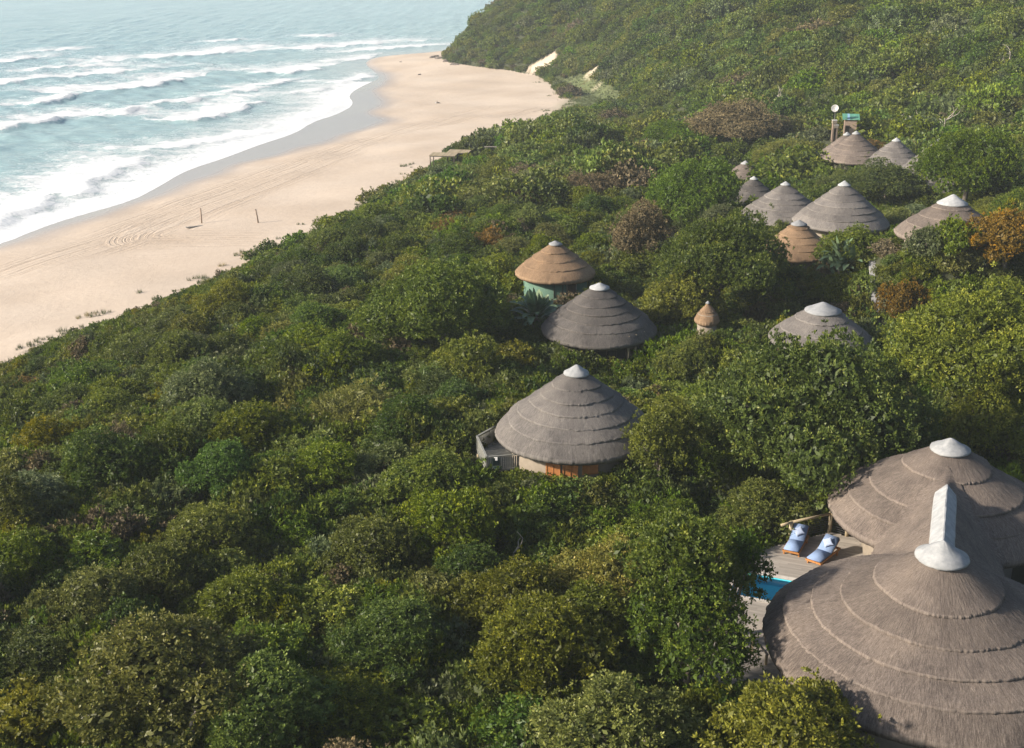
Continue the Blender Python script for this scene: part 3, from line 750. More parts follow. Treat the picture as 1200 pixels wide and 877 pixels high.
# ------------------------------------------------------------------ lodge
LB = 13.9
lodge = tag(empty("thatched_lodge", (LODGE_F.x, LODGE_F.y, LB)), "large double coned brown thatched lodge with white ridge beside the pool deck", "lodge")
HF, HB, RF, RB = 4.75, 3.95, 7.25, 6.0
thatch_roof(lodge, RF, HF, [0.37, 0.55, 0.715, 0.875, 1.0], 17.0 - LB, TH_BROWN, M_CAP, n=420, lip=0.20, eave=0.45, capf=0.14, droop=0.45, seed=1, capover=0.1, conc=0.085)
rb = thatch_roof(lodge, RB, HB, [0.38, 0.66, 0.85, 1.0], 17.0 - LB, TH_BROWN, M_CAP, n=340, lip=0.20, eave=0.42, capf=0.155, droop=0.35, seed=2, capover=0.1, conc=0.03)
off = LODGE_B - LODGE_F
rb.location = (off.x, off.y, 17.0 - LB)
round_wall(lodge, RF * .82, -0.8, 3.6, M_WALL, name="wall")
w2 = round_wall(lodge, RB * .66, -0.8, 3.6, M_WALL, name="wall"); w2.location = (off.x, off.y, 0)
# saddle roof joining the two cones
ang = math.atan2(off.y, off.x); Ld = Vector((off.x, off.y)).length
fF, fB = roof_profile(RF, HF, .45, .085), roof_profile(RB, HB, .35, .03)
ns, nw = 150, 120; zr = 4.0; zk = -0.105
ss = np.linspace(0.4, Ld - 0.3, ns); ww = np.linspace(-5.2, 5.2, nw)
Sg, Wg = np.meshgrid(ss, ww)
gab = zr + zk * Sg - 1.12 * np.sqrt(Wg ** 2 + 0.04)
rF = np.hypot(Sg, Wg); rB = np.hypot(Sg - Ld, Wg)
cF = np.vectorize(fF)(np.minimum(rF, RF)) + 0.06 - np.clip(rF - RF, 0, None) * 2
cB = np.vectorize(fB)(np.minimum(rB, RB)) + 0.06 - np.clip(rB - RB, 0, None) * 2
mc = np.maximum(cF, cB)
kk = 0.55; hmix = np.clip(0.5 + 0.5 * (gab - mc) / kk, 0, 1)
Z = mc * (1 - hmix) + gab * hmix + kk * hmix * (1 - hmix) + 0.05
Z = Z + rng.normal(0, 0.012, Z.shape)
keep = (gab > mc - 0.50) & (Z > -0.35)
idx = np.arange(ns * nw).reshape(nw, ns)
q = np.stack([idx[:-1, :-1], idx[:-1, 1:], idx[1:, 1:], idx[1:, :-1]], -1).reshape(-1, 4)
kq = (keep[:-1, :-1] & keep[:-1, 1:] & keep[1:, 1:] & keep[1:, :-1]).ravel()
sad = mesh_obj("saddle_roof", np_mesh("saddle_roof", np.stack([Wg.ravel(), Sg.ravel(), Z.ravel()], 1), q[kq][:, ::-1], smooth=True), TH_BROWN_S, lodge)
sad.location = (0, 0, 17.0 - LB); sad.rotation_euler = (0, 0, ang - math.pi / 2)
so = sad.modifiers.new("thick", 'SOLIDIFY'); so.thickness = 0.25; so.offset = -1
# white ridge capping, an inverted V
rc = MB(); y0, y1 = 0.55, Ld - 4.35
prof = [(-0.56, -0.55), (-0.50, -0.24), (-0.03, 0.26), (0.03, 0.26), (0.50, -0.24), (0.56, -0.55)]
ny = 14; lr = random.Random(4); vs_ = []; fs_ = []
for j in range(ny + 1):
    yy = y0 + (y1 - y0) * j / ny
    for (w, z) in prof: vs_.append((w + lr.uniform(-.012, .012), yy, zr + zk * yy + z - 0.02 + lr.uniform(-.012, .012)))
for j in range(ny):
    for k in range(5): a = j * 6 + k; fs_.append((a, a + 1, a + 7, a + 6))
fs_ += [tuple(range(6)), tuple(ny * 6 + k for k in range(5, -1, -1))]
o = rc.add(vs_, fs_).build("ridge_cap", M_CAP, lodge); o.location = (0, 0, 17.0 - LB); o.rotation_euler = (0, 0, ang - math.pi / 2)
# poles carrying the eave beside the deck
ux, uy = Vector((math.sin(ang), -math.cos(ang), 0)), Vector((math.cos(ang), math.sin(ang), 0))   # across and along the lodge
for px, py in ((1027, 652), (1033, 650)):
    p = at_z(px, py, 14.0) - Vector((LODGE_F.x, LODGE_F.y, LB))
    MB().tube([(p.x, p.y, -0.2), (p.x, p.y, 2.9)], 0.11, 12).build("pole", M_POLE, lodge, smooth=True)

# ------------------------------------------------------------------ pool deck
DZ = 14.0
def loc2(px, py, z): v = at_z(px, py, z); return v
pd = tag(empty("pool_deck", (14.5, 55.0, DZ)), "wooden plank deck round the swimming pool beside the lodge", "deck")
o0 = Vector(pd.location)
A = loc2(815, 800, DZ); B = loc2(884, 646, DZ); C = loc2(972, 624, DZ); D = loc2(1021, 634, DZ)
E = D + (D - C).normalized() * 3 - uy * 1.0; F_ = A + ux * 9
poly = [(p.x - o0.x, p.y - o0.y) for p in (A, B, C, D, E, F_)]
pu = math.atan2(ux.y, ux.x)
P0 = loc2(942.5, 680, DZ); PL = 3.7; PW = 3.05
pool_c = [P0, P0 - ux * PL, P0 - ux * PL - uy * PW, P0 - uy * PW]
P1 = P0 + ux * .0
hole = [(p.x - o0.x, p.y - o0.y) for p in pool_c]
planks(pd, poly, pu, 0.16, -0.02, 0.04, M_GREYWOOD, hole=hole, seed=9)
# the drop below the deck: edge boards and stilts
for a, b in ((A, B), (B, C), (C, D)):
    MB().bar(a - o0 + Vector((0, 0, -.16)), b - o0 + Vector((0, 0, -.16)), 0.06, 0.22).build("fascia_board", M_GREYWOOD, pd)
for k in range(5):
    p = A.lerp(B, k / 4) - o0 + ux * .3
    MB().tube([(p.x, p.y, -4), (p.x, p.y, -.06)], .1, 8).build("stilt", M_POLE, pd, smooth=True)
rl = tag(empty("deck_railing", C), "pole railing with steel cables round the far end of the pool deck", "railing")
rp = [B - ux * .0, C, D]
inset = [loc2(925.5, 633, DZ), loc2(972, 622.5, DZ), loc2(992, 628.5, DZ), loc2(1021, 634, DZ)]
inset = [p + Vector((0, 0, 0)) for p in inset]
left_ext = [loc2(886, 645, DZ)]
line = [inset[0], inset[1], inset[2], inset[3]]
for p in line: MB().tube([p - C + Vector((0, 0, -.2)), p - C + Vector((0, 0, 1.12))], 0.105, 12).build("post", M_POLE, rl, smooth=True)
for a, b in zip(line[:-1], line[1:]):
    a = a - C; b = b - C
    MB().tube([a + Vector((0, 0, 1.12)) - (b - a).normalized() * .12, b + Vector((0, 0, 1.12)) + (b - a).normalized() * .05], 0.08, 10).build("top_rail", M_POLE, rl, smooth=True)
    for k in range(7):
        MB().tube([a + Vector((0, 0, .12 + .135 * k)), b + Vector((0, 0, .12 + .135 * k))], 0.010, 5).build("cable", M_WIRE, rl)
la = inset[0] - C
bx = MB().tube([la + Vector((.05, 0, 1.12)), la + (left_ext[0] - C - la) * .3 + Vector((0, 0, 1.12))], 0.08, 10).build("top_rail", M_POLE, rl, smooth=True)
# little white lamp on the corner post
lp = inset[0] + Vector((.12, -.1, .62))
lamp = tag(empty("post_lamp", lp), "small white lamp fixed to the corner post of the pool railing", "lamp")
v, q = lathe([(0.005, .13), (.06, .11), (.085, .04), (.085, -.05), (.05, -.12), (.005, -.13)], 14)
mesh_obj("lamp_shade", np_mesh("lamp_shade", v, q, smooth=True), M_WHITE, lamp)
MB().box((-.09, 0, .02), (.1, .06, .06)).build("bracket", M_DARKWOOD, lamp)
# stair handrail at the near end
sr = tag(empty("stair_handrail", loc2(889, 770, DZ)), "sloping timber handrail at the lower end of the pool deck", "handrail")
a = loc2(879, 742, DZ + 1.0) - Vector(sr.location); b = loc2(900, 768, DZ + .55) - Vector(sr.location)
MB().bar(a, b, .1, .06).build("rail", M_GREYWOOD, sr)
MB().box((a.x + .12, a.y - .1, -.2 + .5), (.11, .11, 1.45)).build("post", M_POLE, sr)
MB().box((b.x - .05, b.y + .05, .05), (.11, .11, 1.05)).build("post", M_POLE, sr)

# pool: basin, coping, water
pool = tag(empty("swimming_pool", (pool_c[0] + pool_c[2]) / 2), "bright blue swimming pool sunk into the wooden deck", "pool")
pc = Vector(pool.location); Rz = Matrix.Rotation(pu, 3, 'Z')
hl, hw_ = PL / 2, PW / 2
bs = MB()
rect = lambda l, w, z: [Rz @ Vector((sx_ * l, sy_ * w, z)) for sx_, sy_ in ((-1, -1), (1, -1), (1, 1), (-1, 1))]
t, bt = rect(hl - .2, hw_ - .2, -.03), rect(hl - .2, hw_ - .2, -.55)
bs.add(t + bt, [(4, 5, 6, 7), (0, 1, 5, 4), (1, 2, 6, 5), (2, 3, 7, 6), (3, 0, 4, 7)])
bs.build("basin", M_POOL, pool)
for s in (-1, 1):
    nseg = 9
    for k in range(nseg):
        L = (2 * hl) / nseg
        MB().box(Rz @ Vector((-hl + L * (k + .5), s * (hw_ - .12), 0.005)), (L - .008, .24, .07), Rz).build("coping_stone", M_COPING, pool)
    for k in range(5):
        L = (2 * hw_ - .48) / 5
        MB().box(Rz @ Vector((s * (hl - .12), -hw_ + .24 + L * (k + .5), 0.005)), (.24, L - .008, .07), Rz).build("coping_stone", M_COPING, pool)
m, nt, b = nodes_of("pool_water"); nt.nodes.remove(b)
tp_ = N(nt, "BsdfTransparent"); tp_.inputs[0].default_value = (0.62, 0.93, 0.98, 1)
gl = N(nt, "BsdfGlossy"); gl.inputs["Roughness"].default_value = 0.03; gl.inputs[0].default_value = (1, 1, 1, 1)
fr_n = N(nt, "Fresnel"); fr_n.inputs[0].default_value = 1.33
bp = N(nt, "Bump"); bp.inputs["Strength"].default_value = .25; bp.inputs["Distance"].default_value = .1
nt.links.new(noise(nt, N(nt, "TexCoord").outputs["Object"], 2.5, 3), bp.inputs["Height"]); nt.links.new(bp.outputs[0], gl.inputs["Normal"]); nt.links.new(bp.outputs[0], fr_n.inputs["Normal"])
mx = N(nt, "MixShader"); nt.links.new(fr_n.outputs[0], mx.inputs[0]); nt.links.new(tp_.outputs[0], mx.inputs[1]); nt.links.new(gl.outputs[0], mx.inputs[2]); nt.links.new(mx.outputs[0], nt.nodes["Material Output"].inputs[0])
MB().add(rect(hl - .2, hw_ - .2, -.14), [(0, 1, 2, 3)]).build("water", m, pool)

def lounger(name, head, foot, cushion, label, pillow_label=None, z=DZ):
    d = (foot - head); d.z = 0; rz = math.atan2(d.y, d.x) ; c = (head + foot) / 2
    root = tag(empty(name, (c.x, c.y, z), rz), label, "sun lounger"); root.scale = (1.18, 1.18, 1.12)
    fr_ = MB(); L = 2.0; W = 0.72
    for s in (-1, 1): fr_.box((0, s * W / 2, .27), (L, .05, .09))
    for k in range(13): fr_.box((-.1 + .085 * k, 0, .30), (.06, W - .05, .02))
    fr_.box((L / 2 - .02, 0, .27), (.05, W + .05, .09))
    fr_.box((-L / 2 + .02, 0, .27), (.05, W + .05, .09))
    fr_.build("frame", M_TEAK, root)
    for sx_ in (-.72, .78):
        for s in (-1, 1): MB().box((sx_, s * (W / 2 - .01), .14), (.09, .06, .28)).build("leg", M_TEAK, root)
    M = Matrix.Rotation(R_(33), 3, 'Y')
    bk = MB().box((-.50, 0, .53), (.98, W, .035), M); bk.build("backrest", M_TEAK, root)
    for s in (-1, 1): MB().tube([(-.88, s * .25, .27), (-.72, s * .25, .62)], .02, 6).build("backrest_strut", M_TEAK, root)
    me = MB().box((.40, 0, .36), (1.18, W - .02, .10), None, .035).mesh("seat_cushion", True); mesh_obj("seat_cushion", me, cushion, root)
    me = MB().box((-.50 + .02, 0, .61), (1.0, W - .02, .10), M, .035).mesh("back_cushion", True); mesh_obj("back_cushion", me, cushion, root)
    if pillow_label:
        Mt = Matrix.Rotation(rz, 3, 'Z')
        # pillow: puffed square
        n = 14; u = np.linspace(-1, 1, n); U, V_ = np.meshgrid(u, u)
        puff = (np.clip(1 - np.abs(U) ** 2.2, 0, 1) * np.clip(1 - np.abs(V_) ** 2.2, 0, 1)) ** .45 * .10
        pin = 1 - .10 * (1 - U ** 2) * np.abs(V_) ** 3; pin2 = 1 - .10 * (1 - V_ ** 2) * np.abs(U) ** 3
        top = np.stack([U.ravel() * .25 * pin2.ravel(), V_.ravel() * .25 * pin.ravel(), puff.ravel()], 1)
        bot = top * [1, 1, -1]
        i = (np.arange(n - 1)[:, None] * n + np.arange(n - 1)).ravel(); qq = np.stack([i, i + 1, i + 1 + n, i + n], 1)
        pl = mesh_obj("throw_pillow", np_mesh("throw_pillow", np.concatenate([top, bot]), np.concatenate([qq, qq[:, ::-1] + n * n]), smooth=True), M_PILLOW)
        pl.location = Vector((c.x, c.y, z)) + Mt @ Vector((-.47, 0, .835))
        pl.rotation_euler = (Mt.to_4x4() @ Matrix.Rotation(R_(43), 4, 'Y') @ Matrix.Rotation(R_(38), 4, 'Z')).to_euler()
        tag(pl, pillow_label, "pillow")
    return root
lounger("sun_lounger", loc2(939.5, 624, DZ + .4), loc2(926, 648, DZ + .3), M_BLUE, "blue cushioned wooden sun lounger next to the railing corner post", "pale blue pillow on the lounger next to the railing post")
lounger("sun_lounger", loc2(978, 637, DZ + .4), loc2(951, 660, DZ + .3), M_BLUE, "blue cushioned wooden sun lounger nearer to the lodge roof", "pale blue pillow on the lounger nearer to the lodge roof")
f3 = loc2(899.5, 730, DZ + .3)
lounger("sun_lounger", f3 + ux * 1.95 + uy * .3, f3 + ux * .05, M_AQUA, "aqua cushioned sun lounger half hidden under the lodge eave by the pool")
# ------------------------------------------------------------------ vegetation
def make_crown(name, R, Hc, lobes, tuft_r, per, leaf, wid, seed, dens=1.0, core=True, shaggy=0.6, up=0.25, mats=None):
    g = np.random.default_rng(seed)
    L = [(0, 0, Hc * .40, R * .52, Hc * .42)]
    for i in range(lobes):
        a = i * 2.399 + g.uniform(-.7, .7); rr = R * min(.93, math.sqrt((i + .7) / lobes) * .86 * g.uniform(.8, 1.15))
        zc = Hc * (.66 - .52 * (rr / R) ** 1.7 + g.uniform(-.17, .17)); r = R * g.uniform(.12, .36) * (1.12 - .35 * rr / R)
        L.append((rr * math.cos(a), rr * math.sin(a), max(zc, .1 * Hc), r, r * g.uniform(.65, 1.1)))
    L = np.array(L)
    area = np.sum(4 * np.pi * L[:, 3] * L[:, 4]) ; n = int(area * dens / (np.pi * tuft_r ** 2))
    w = (L[:, 3] * L[:, 4]); w /= w.sum()
    li = g.choice(len(L), n, p=w)
    d = g.normal(size=(n, 3)); d /= np.linalg.norm(d, axis=1)[:, None]
    jit = 1 + g.normal(0, .05, n) + .10 * np.sin(d[:, 0] * 9 + li) * np.sin(d[:, 1] * 8 + li * 2) * np.sin(d[:, 2] * 7)
    jit = jit + (g.random(n) < .10) * g.uniform(.1, .55, n)      # stray shoots
    p = L[li, :3] + d * np.stack([L[li, 3], L[li, 3], L[li, 4]], 1) * jit[:, None]
    ok = (d[:, 2] > -.55) & (p[:, 2] > 0.0)
    for j in range(len(L)):
        q = (p - L[j, :3]) / np.array([L[j, 3], L[j, 3], L[j, 4]]); ok &= ~((np.sum(q * q, 1) < .74) & (li != j))
    p, d = p[ok], d[ok]; n = len(p)
    ff = 2.2 / R + .5
    lowf = .5 + .25 * (np.sin(p[:, 0] * ff * 2.1 + seed) * np.sin(p[:, 1] * ff * 1.8 + seed * 1.7) + np.sin(p[:, 2] * ff * 2.6 + p[:, 0] * ff + seed * .6))
    tt = .62 * g.beta(2.0, 2.4, n) + .38 * np.clip(lowf, 0, 1)
    k = per
    P = np.repeat(p, k, 0); Dn = np.repeat(d, k, 0); T = np.repeat(tt, k)
    ax = Dn * shaggy + g.normal(size=P.shape) * .62 + np.array([0, 0, up]); ax /= np.linalg.norm(ax, axis=1)[:, None]
    sd = np.cross(ax, g.normal(size=P.shape)); sd /= np.linalg.norm(sd, axis=1)[:, None]
    ln = leaf * g.uniform(.7, 1.3, len(P))[:, None]; wd = wid * g.uniform(.7, 1.3, len(P))[:, None]
    b0 = P + ax * tuft_r * g.uniform(.0, .75, len(P))[:, None]
    v = np.stack([b0, b0 + ax * ln * .5 + sd * wd, b0 + ax * ln, b0 + ax * ln * .5 - sd * wd], 1).reshape(-1, 3)
    q = np.arange(len(P) * 4).reshape(-1, 4)
    tint = np.clip(T * .75 + g.uniform(-.05, .35, len(P)), 0, 1)
    mi = np.zeros(len(q), np.int32)
    if core:      # larger leaves further in, so that no light passes straight through
        ni = int(area * .55 / (leaf * 2.6 * wid * 3.2 * .9)); l2 = g.choice(len(L), ni, p=w)
        dd = g.normal(size=(ni, 3)); dd /= np.linalg.norm(dd, axis=1)[:, None]
        cc = L[l2, :3] + dd * np.stack([L[l2, 3], L[l2, 3], L[l2, 4]], 1) * g.uniform(.62, .86, ni)[:, None]
        cc[:, 2] = np.maximum(cc[:, 2], .05)
        a1 = np.cross(dd, g.normal(size=dd.shape)) + .35 * g.normal(size=dd.shape); a1 /= np.linalg.norm(a1, axis=1)[:, None]
        s1 = np.cross(dd + .4 * g.normal(size=dd.shape), a1); s1 /= np.linalg.norm(s1, axis=1)[:, None]
        lv = np.stack([cc - a1 * leaf * 1.3, cc + s1 * wid * 2.2, cc + a1 * leaf * 1.3, cc - s1 * wid * 2.2], 1).reshape(-1, 3)
        q = np.concatenate([q, np.arange(ni * 4).reshape(-1, 4) + len(v)]); v = np.concatenate([v, lv])
        tint = np.concatenate([tint, g.uniform(0, .45, ni)])
    me = np_mesh(name, v, q)
    add_attr(me, "tint", tint, 'FACE')
    me["R"] = R; me["H"] = Hc
    me.materials.append(mats or LEAF['mid'])
    return me
def make_trunk(name, R, th, Hc, seed):
    """trunk up to the crown base and limbs inside the crown, in the size class's own metres"""
    lr = random.Random(seed); mb = MB(); r0 = 0.045 * R + 0.04
    top = Vector((lr.uniform(-.1, .1) * R, lr.uniform(-.1, .1) * R, th + .12 * Hc))
    mb.tube([(0, 0, -.6), (top.x * .3, top.y * .3, top.z * .4), top], [r0 * 1.25, r0, r0 * .75], 8)
    for k in range(5):
        a = k * 2.4 + lr.uniform(-.4, .4); e = Vector((math.cos(a) * R * .5, math.sin(a) * R * .5, th + Hc * lr.uniform(.40, .58)))
        mid = top.lerp(e, .5) + Vector((lr.uniform(-.1, .1) * R, lr.uniform(-.1, .1) * R, lr.uniform(0, .06) * Hc))
        mb.tube([top - Vector((0, 0, .1)), mid, e], [r0 * .6, r0 * .42, r0 * .2], 6)
    return mb.mesh(name, True)
TRH = {'s': .1, 'm': .2, 'l': .7, 'x': 1.7, 'f': .2, 'g': .4, 'd': .15}

# crown library, by size class
CR = {'s': [make_crown("crown", 1.25, 1.5, 8, .14, 12, .14, .038, 100 + i) for i in range(3)],
      'm': [make_crown("crown", 2.3, 2.5, 15, .165, 13, .145, .040, 200 + i) for i in range(5)],
      'l': [make_crown("crown", 3.8, 3.6, 24, .185, 13, .155, .043, 300 + i) for i in range(4)],
      'x': [make_crown("crown", 6.6, 5.2, 46, .215, 13, .18, .050, 400 + i) for i in range(2)],
      'f': [make_crown("crown", 2.3, 2.4, 11, .20, 13, .26, .024, 500 + i, shaggy=.9, up=.5) for i in range(3)],   # feathery, upright
      'g': [make_crown("crown", 4.6, 3.4, 26, .28, 13, .34, .032, 550 + i, shaggy=.9, up=.5) for i in range(2)],   # the same, wide
      'd': [make_crown("crown", 2.0, 2.2, 9, .20, 13, .32, .015, 600 + i, shaggy=1.0, up=.2) for i in range(2)]}   # dry twigs
RAD = {'s': 1.25, 'm': 2.3, 'l': 3.8, 'x': 6.6, 'f': 2.3, 'g': 4.6, 'd': 2.0}
CH = {'s': 1.5, 'm': 2.5, 'l': 3.6, 'x': 5.2, 'f': 2.4, 'g': 3.4, 'd': 2.2}
TK = {c: [make_trunk("trunk", RAD[c], TRH[c], CH[c], 50 + i) for i in range(2)] for c in RAD}
for L_ in TK.values():
    for t_ in L_: t_.materials.append(M_BARK)
TALL = {'s': .1, 'm': .5, 'l': 1.6, 'x': 2.3, 'f': .3, 'g': .6, 'd': .2}
PLANTED = []          # x, y, radius
LOOK = {'dark': "dark green", 'mid': "mid green", 'fresh': "fresh bright green", 'olive': "olive green", 'grey': "grey green", 'gold': "yellowish green", 'brown': "dry brown", 'rust': "rust tinged"}
def plant(x, y, size, R, sp, zc=None, squash=1.0, label=None, group=None, name=None, rz=None, lift=0.0, z=None, seed=None):
    """one tree or shrub: crown and trunk, standing on the ground"""
    lr = random.Random(seed if seed is not None else int(x * 131 + y * 977))
    gz = g1(x, y) if z is None else z
    s = R / RAD[size]; sh = s * squash
    th = TRH[size] * s + lift
    bush = size in 'sfgd' or (size == 'm' and R < 2.4)
    root = empty(name or ("shrub" if bush else "tree"), (x, y, gz), lr.uniform(0, 6.28) if rz is None else rz)
    tag(root, label, "shrub" if bush else "tree", group)
    me = lr.choice(CR[size])
    c = bpy.data.objects.new("crown", me); c.location = (0, 0, th); c.scale = (s * lr.uniform(.92, 1.08), s * lr.uniform(.92, 1.08), sh); link(c, root)
    c.material_slots[0].link = 'OBJECT'; c.material_slots[0].material = LEAF[sp]
    t = bpy.data.objects.new("trunk", lr.choice(TK[size])); t.scale = (s, s, s * min(squash, 1.0) if lift == 0 else (th + .5 * CH[size] * sh) / (TRH[size] + .5 * CH[size])); link(t, root)
    PLANTED.append((x, y, R)); return root
def spot(px, py, hw, cz=0.55, size='m', squash=1.0):
    """where a crown of that half-width in the photograph stands: its middle on the view ray, its foot on the ground"""
    d = ray(px, py); t = np.linspace(30, 420, 3000)
    x, y, z = d.x * t, d.y * t, CAM_Z + d.z * t
    R = hw / FPX * t * 1.02; s = R / RAD[size]
    i = np.nonzero(z <= gz(x, y) + TALL[size] * s + cz * CH[size] * s * squash)[0][0]
    return float(x[i]), float(y[i]), float(R[i])
NOTABLE = [  # px, py, half width px, size, species, squash, words
 (1165, 490, 70, 'l', 'gold', 1.1, "yellowish green tree right behind the rear cone of the lodge"),
 (940, 858, 118, 'l', 'olive', 0.95, "yellow tipped rounded tree against the front eave of the lodge"),
 (720, 850, 100, 'l', 'olive', 0.9, "wide olive tree left of the yellow tipped one"),
 (640, 745, 100, 'l', 'olive', 0.95, "tawny olive tree on the slope below the deck tree"),
 (520, 345, 90, 'l', 'mid', 1.0, "broad dark green bush left of the canvas hut"),
 (800, 345, 50, 'm', 'olive', 1.1, "olive bush on the right side of the charcoal hut"),
 (255, 545, 52, 'm', 'fresh', 1.0, "bright leafy rounded bush by the dead brown one"),
 (140, 520, 32, 'd', 'brown', 1.4, "dead brown bush among green shrubs on the seaward slope"),
 (240, 450, 55, 'm', 'grey', 0.9, "grey green windblown bush on the seaward slope"),
 (35, 835, 70, 'l', 'gold', 0.9, "yellow green rounded tree at the very foot of the slope"),
 (190, 780, 120, 'l', 'olive', 0.8, "half bare olive tree with pale grey limbs showing"),
 (300, 830, 95, 'l', 'mid', 0.9, "rounded mid green tree next to the half bare one"),
 (460, 740, 75, 'l', 'mid', 0.8, "flat topped mid green tree on the lower slope"),
 (545, 212, 34, 'f', 'olive', 0.9, "feathery olive shrub crowning the dune behind the beach shelters"),
 (588, 200, 36, 'f', 'olive', 0.9, "feathery olive shrub next to the first feathery one behind the shelters"),
 (628, 205, 34, 'f', 'brown', 0.9, "feathery dark brown shrub in the middle of the feathery thicket"),
 (660, 190, 30, 'f', 'olive', 0.9, "feathery olive shrub on the far edge of the feathery thicket"),
 (570, 232, 34, 'f', 'olive', 0.8, "feathery olive shrub on the near edge of the feathery thicket"),
 (612, 232, 36, 'f', 'brown', 0.8, "feathery dark brown shrub at the heart of the brown thicket"),
 (650, 222, 34, 'f', 'olive', 0.8, "feathery olive shrub between the feathery thicket and the canvas hut"),
 (692, 215, 36, 'f', 'brown', 0.9, "feathery dark brown shrub behind the canvas hut's cap"),
 (520, 232, 28, 'f', 'olive', 0.8, "feathery olive shrub below the feathery thicket towards the sand"),
 (490, 245, 34, 'f', 'olive', 0.8, "feathery olive shrub on the dune edge above the open sand"),
 (455, 262, 30, 'f', 'olive', 0.7, "feathery olive shrub low on the dune edge above the open sand"),
 (535, 252, 32, 'f', 'rust', 0.7, "feathery orange brown shrub rust tinged and just below the feathery thicket"),
 (575, 285, 34, 'f', 'rust', 0.9, "rust tinged bush left of the canvas hut"),
 (860, 140, 62, 'l', 'brown', 0.7, "wide grey brown tree behind the bright green domed tree"),
 (790, 155, 40, 'l', 'mid', 0.7, "green tree left of the wide grey brown one"),
 (1040, 210, 46, 'l', 'dark', 0.9, "dark tree between the wide grey hut and the huts on the hill"),
 (920, 180, 38, 'm', 'olive', 1.0, "olive tree in front of the twin huts"),
 (1182, 272, 62, 'l', 'rust', 0.9, "rust brown leaved tree beside the broad white capped hut"),
 (1060, 350, 36, 'm', 'rust', 1.2, "rust tinged bush on the edge of the concrete path"),
 (1000, 285, 40, 'm', 'fresh', 1.0, "fresh green bush at the foot of the wide grey hut"),
 (945, 235, 22, 'm', 'mid', 1.1, "green bush between two grey huts"),
 (1075, 178, 18, 'd', 'rust', 1.1, "dry rust coloured bush between two hillside huts"),
 (1025, 172, 18, 'm', 'rust', 1.0, "rusty orange bush beside the twin huts"),
 (1037, 320, 17, 'm', 'olive', 1.3, "olive bush on the bank above the concrete path"),
 (1046, 306, 15, 'm', 'mid', 1.2, "green bush on the bank between the path and the white capped hut"),
 (985, 372, 36, 'm', 'brown', 0.9, "brownish bush growing against the grey capped hut"),
 (900, 590, 60, 'l', 'mid', 0.8, "green tree behind the pool railing"),
 (430, 480, 70, 'f', 'olive', 0.8, "olive gold feathery bush left of the slatted deck"),
 (500, 560, 60, 'm', 'mid', 0.9, "green bush just left of the slatted deck"),
 (640, 590, 45, 'm', 'mid', 0.7, "low green bush in front of the grey hut"),
 (560, 590, 45, 'm', 'olive', 0.7, "low olive bush in front of the slatted deck"),
 (836, 368, 26, 'm', 'olive', 1.0, "olive bush in front of the tiny brown thatch roof"),
 (815, 358, 18, 'm', 'grey', 1.0, "grey green bush left of the tiny brown thatch roof"),
 (847, 352, 14, 'm', 'dark', 1.0, "dark bush on the right side of the tiny brown thatch roof"),
 (740, 640, 60, 'l', 'mid', 1.0, "rounded green tree left of the tall pool trees"),
]
for i, (px, py, hw, sz, sp, sq, words) in enumerate(NOTABLE):
    x, y, R = spot(px, py, hw, size=sz, squash=sq)
    sz2 = sz
    if sz in 'ml': sz2 = 'm' if R < 2.9 else ('l' if R < 4.9 else 'x')
    if sz == 'f': sz2 = 'f' if R < 3 else 'g'
    if sz2 != sz: sz = sz2; x, y, R = spot(px, py, hw, size=sz, squash=sq)
    plant(x, y, sz, R, sp, squash=sq, label=words, seed=1000 + i, lift=(TALL[sz] - TRH[sz]) * R / RAD[sz])
for (px, py, Y, R, size, sp, sq, words) in ((806, 648, 49.0, 3.6, 'l', 'dark', 1.15, "tall dark green tree leaning towards the pool"), (812, 725, 46.0, 3.3, 'l', 'dark', 1.1, "dark green tree hiding the lower end of the pool deck"),
        (862, 652, 50.5, 1.7, 'm', 'dark', 1.1, "slim leafy tree overhanging the corner of the pool"),
        (944, 474, 68.5, 7.6, 'x', 'dark', 1.1, "broad spreading dark green tree between the lodge and the grey capped hut"), (1155, 400, 78.0, 6.4, 'x', 'mid', 1.05, "huge dense green tree on the slope to the right of the concrete path"),
        (774, 505, 67.0, 3.0, 'l', 'olive', 1.2, "olive tree leaning against the right side of the grey hut"), (846, 298, 107.0, 6.3, 'x', 'dark', 1.0, "gnarled dark tree in front of the golden brown hut"),
        (747, 268, 124.0, 4.2, 'l', 'brown', 1.0, "grey brown dying tree behind the canvas hut"), (814, 218, 148.0, 6.6, 'x', 'fresh', 1.0, "bright green domed tree beside the small brown hut"),
        (1135, 186, 146.0, 7.0, 'x', 'dark', 0.8, "gnarled spreading tree hiding a large hut on the hillside"), (1118, 272, 103.5, 2.6, 'm', 'mid', 0.9, "green bush under the eave of the broad white capped hut"), (1088, 268, 104.0, 2.2, 'm', 'grey', 0.9, "grey green bush left of the broad white capped hut"), (826, 376, 94.0, 1.9, 'm', 'olive', 1.0, "tall olive bush hiding most of the tiny brown thatch roof"), (843, 364, 96.0, 1.3, 'm', 'dark', 1.0, "narrow dark bush against the tiny brown thatch roof")):
    p = at_y(px, py, Y); s_ = R / RAD[size]; hc = p.z - g1(p.x, p.y) - TRH[size] * s_
    sq = min(max(sq, hc / (.5 * CH[size] * s_)), 1.12 if size in 'lx' else 1.35)
    plant(p.x, p.y, size, R, sp, squash=sq, label=words, lift=min(max(0.0, hc - .5 * CH[size] * s_ * sq), .5 if size == 'm' and px != 862 else 9.0), seed=int(px))
    NOTABLE.append((px, py, 0, size, sp, sq, words))
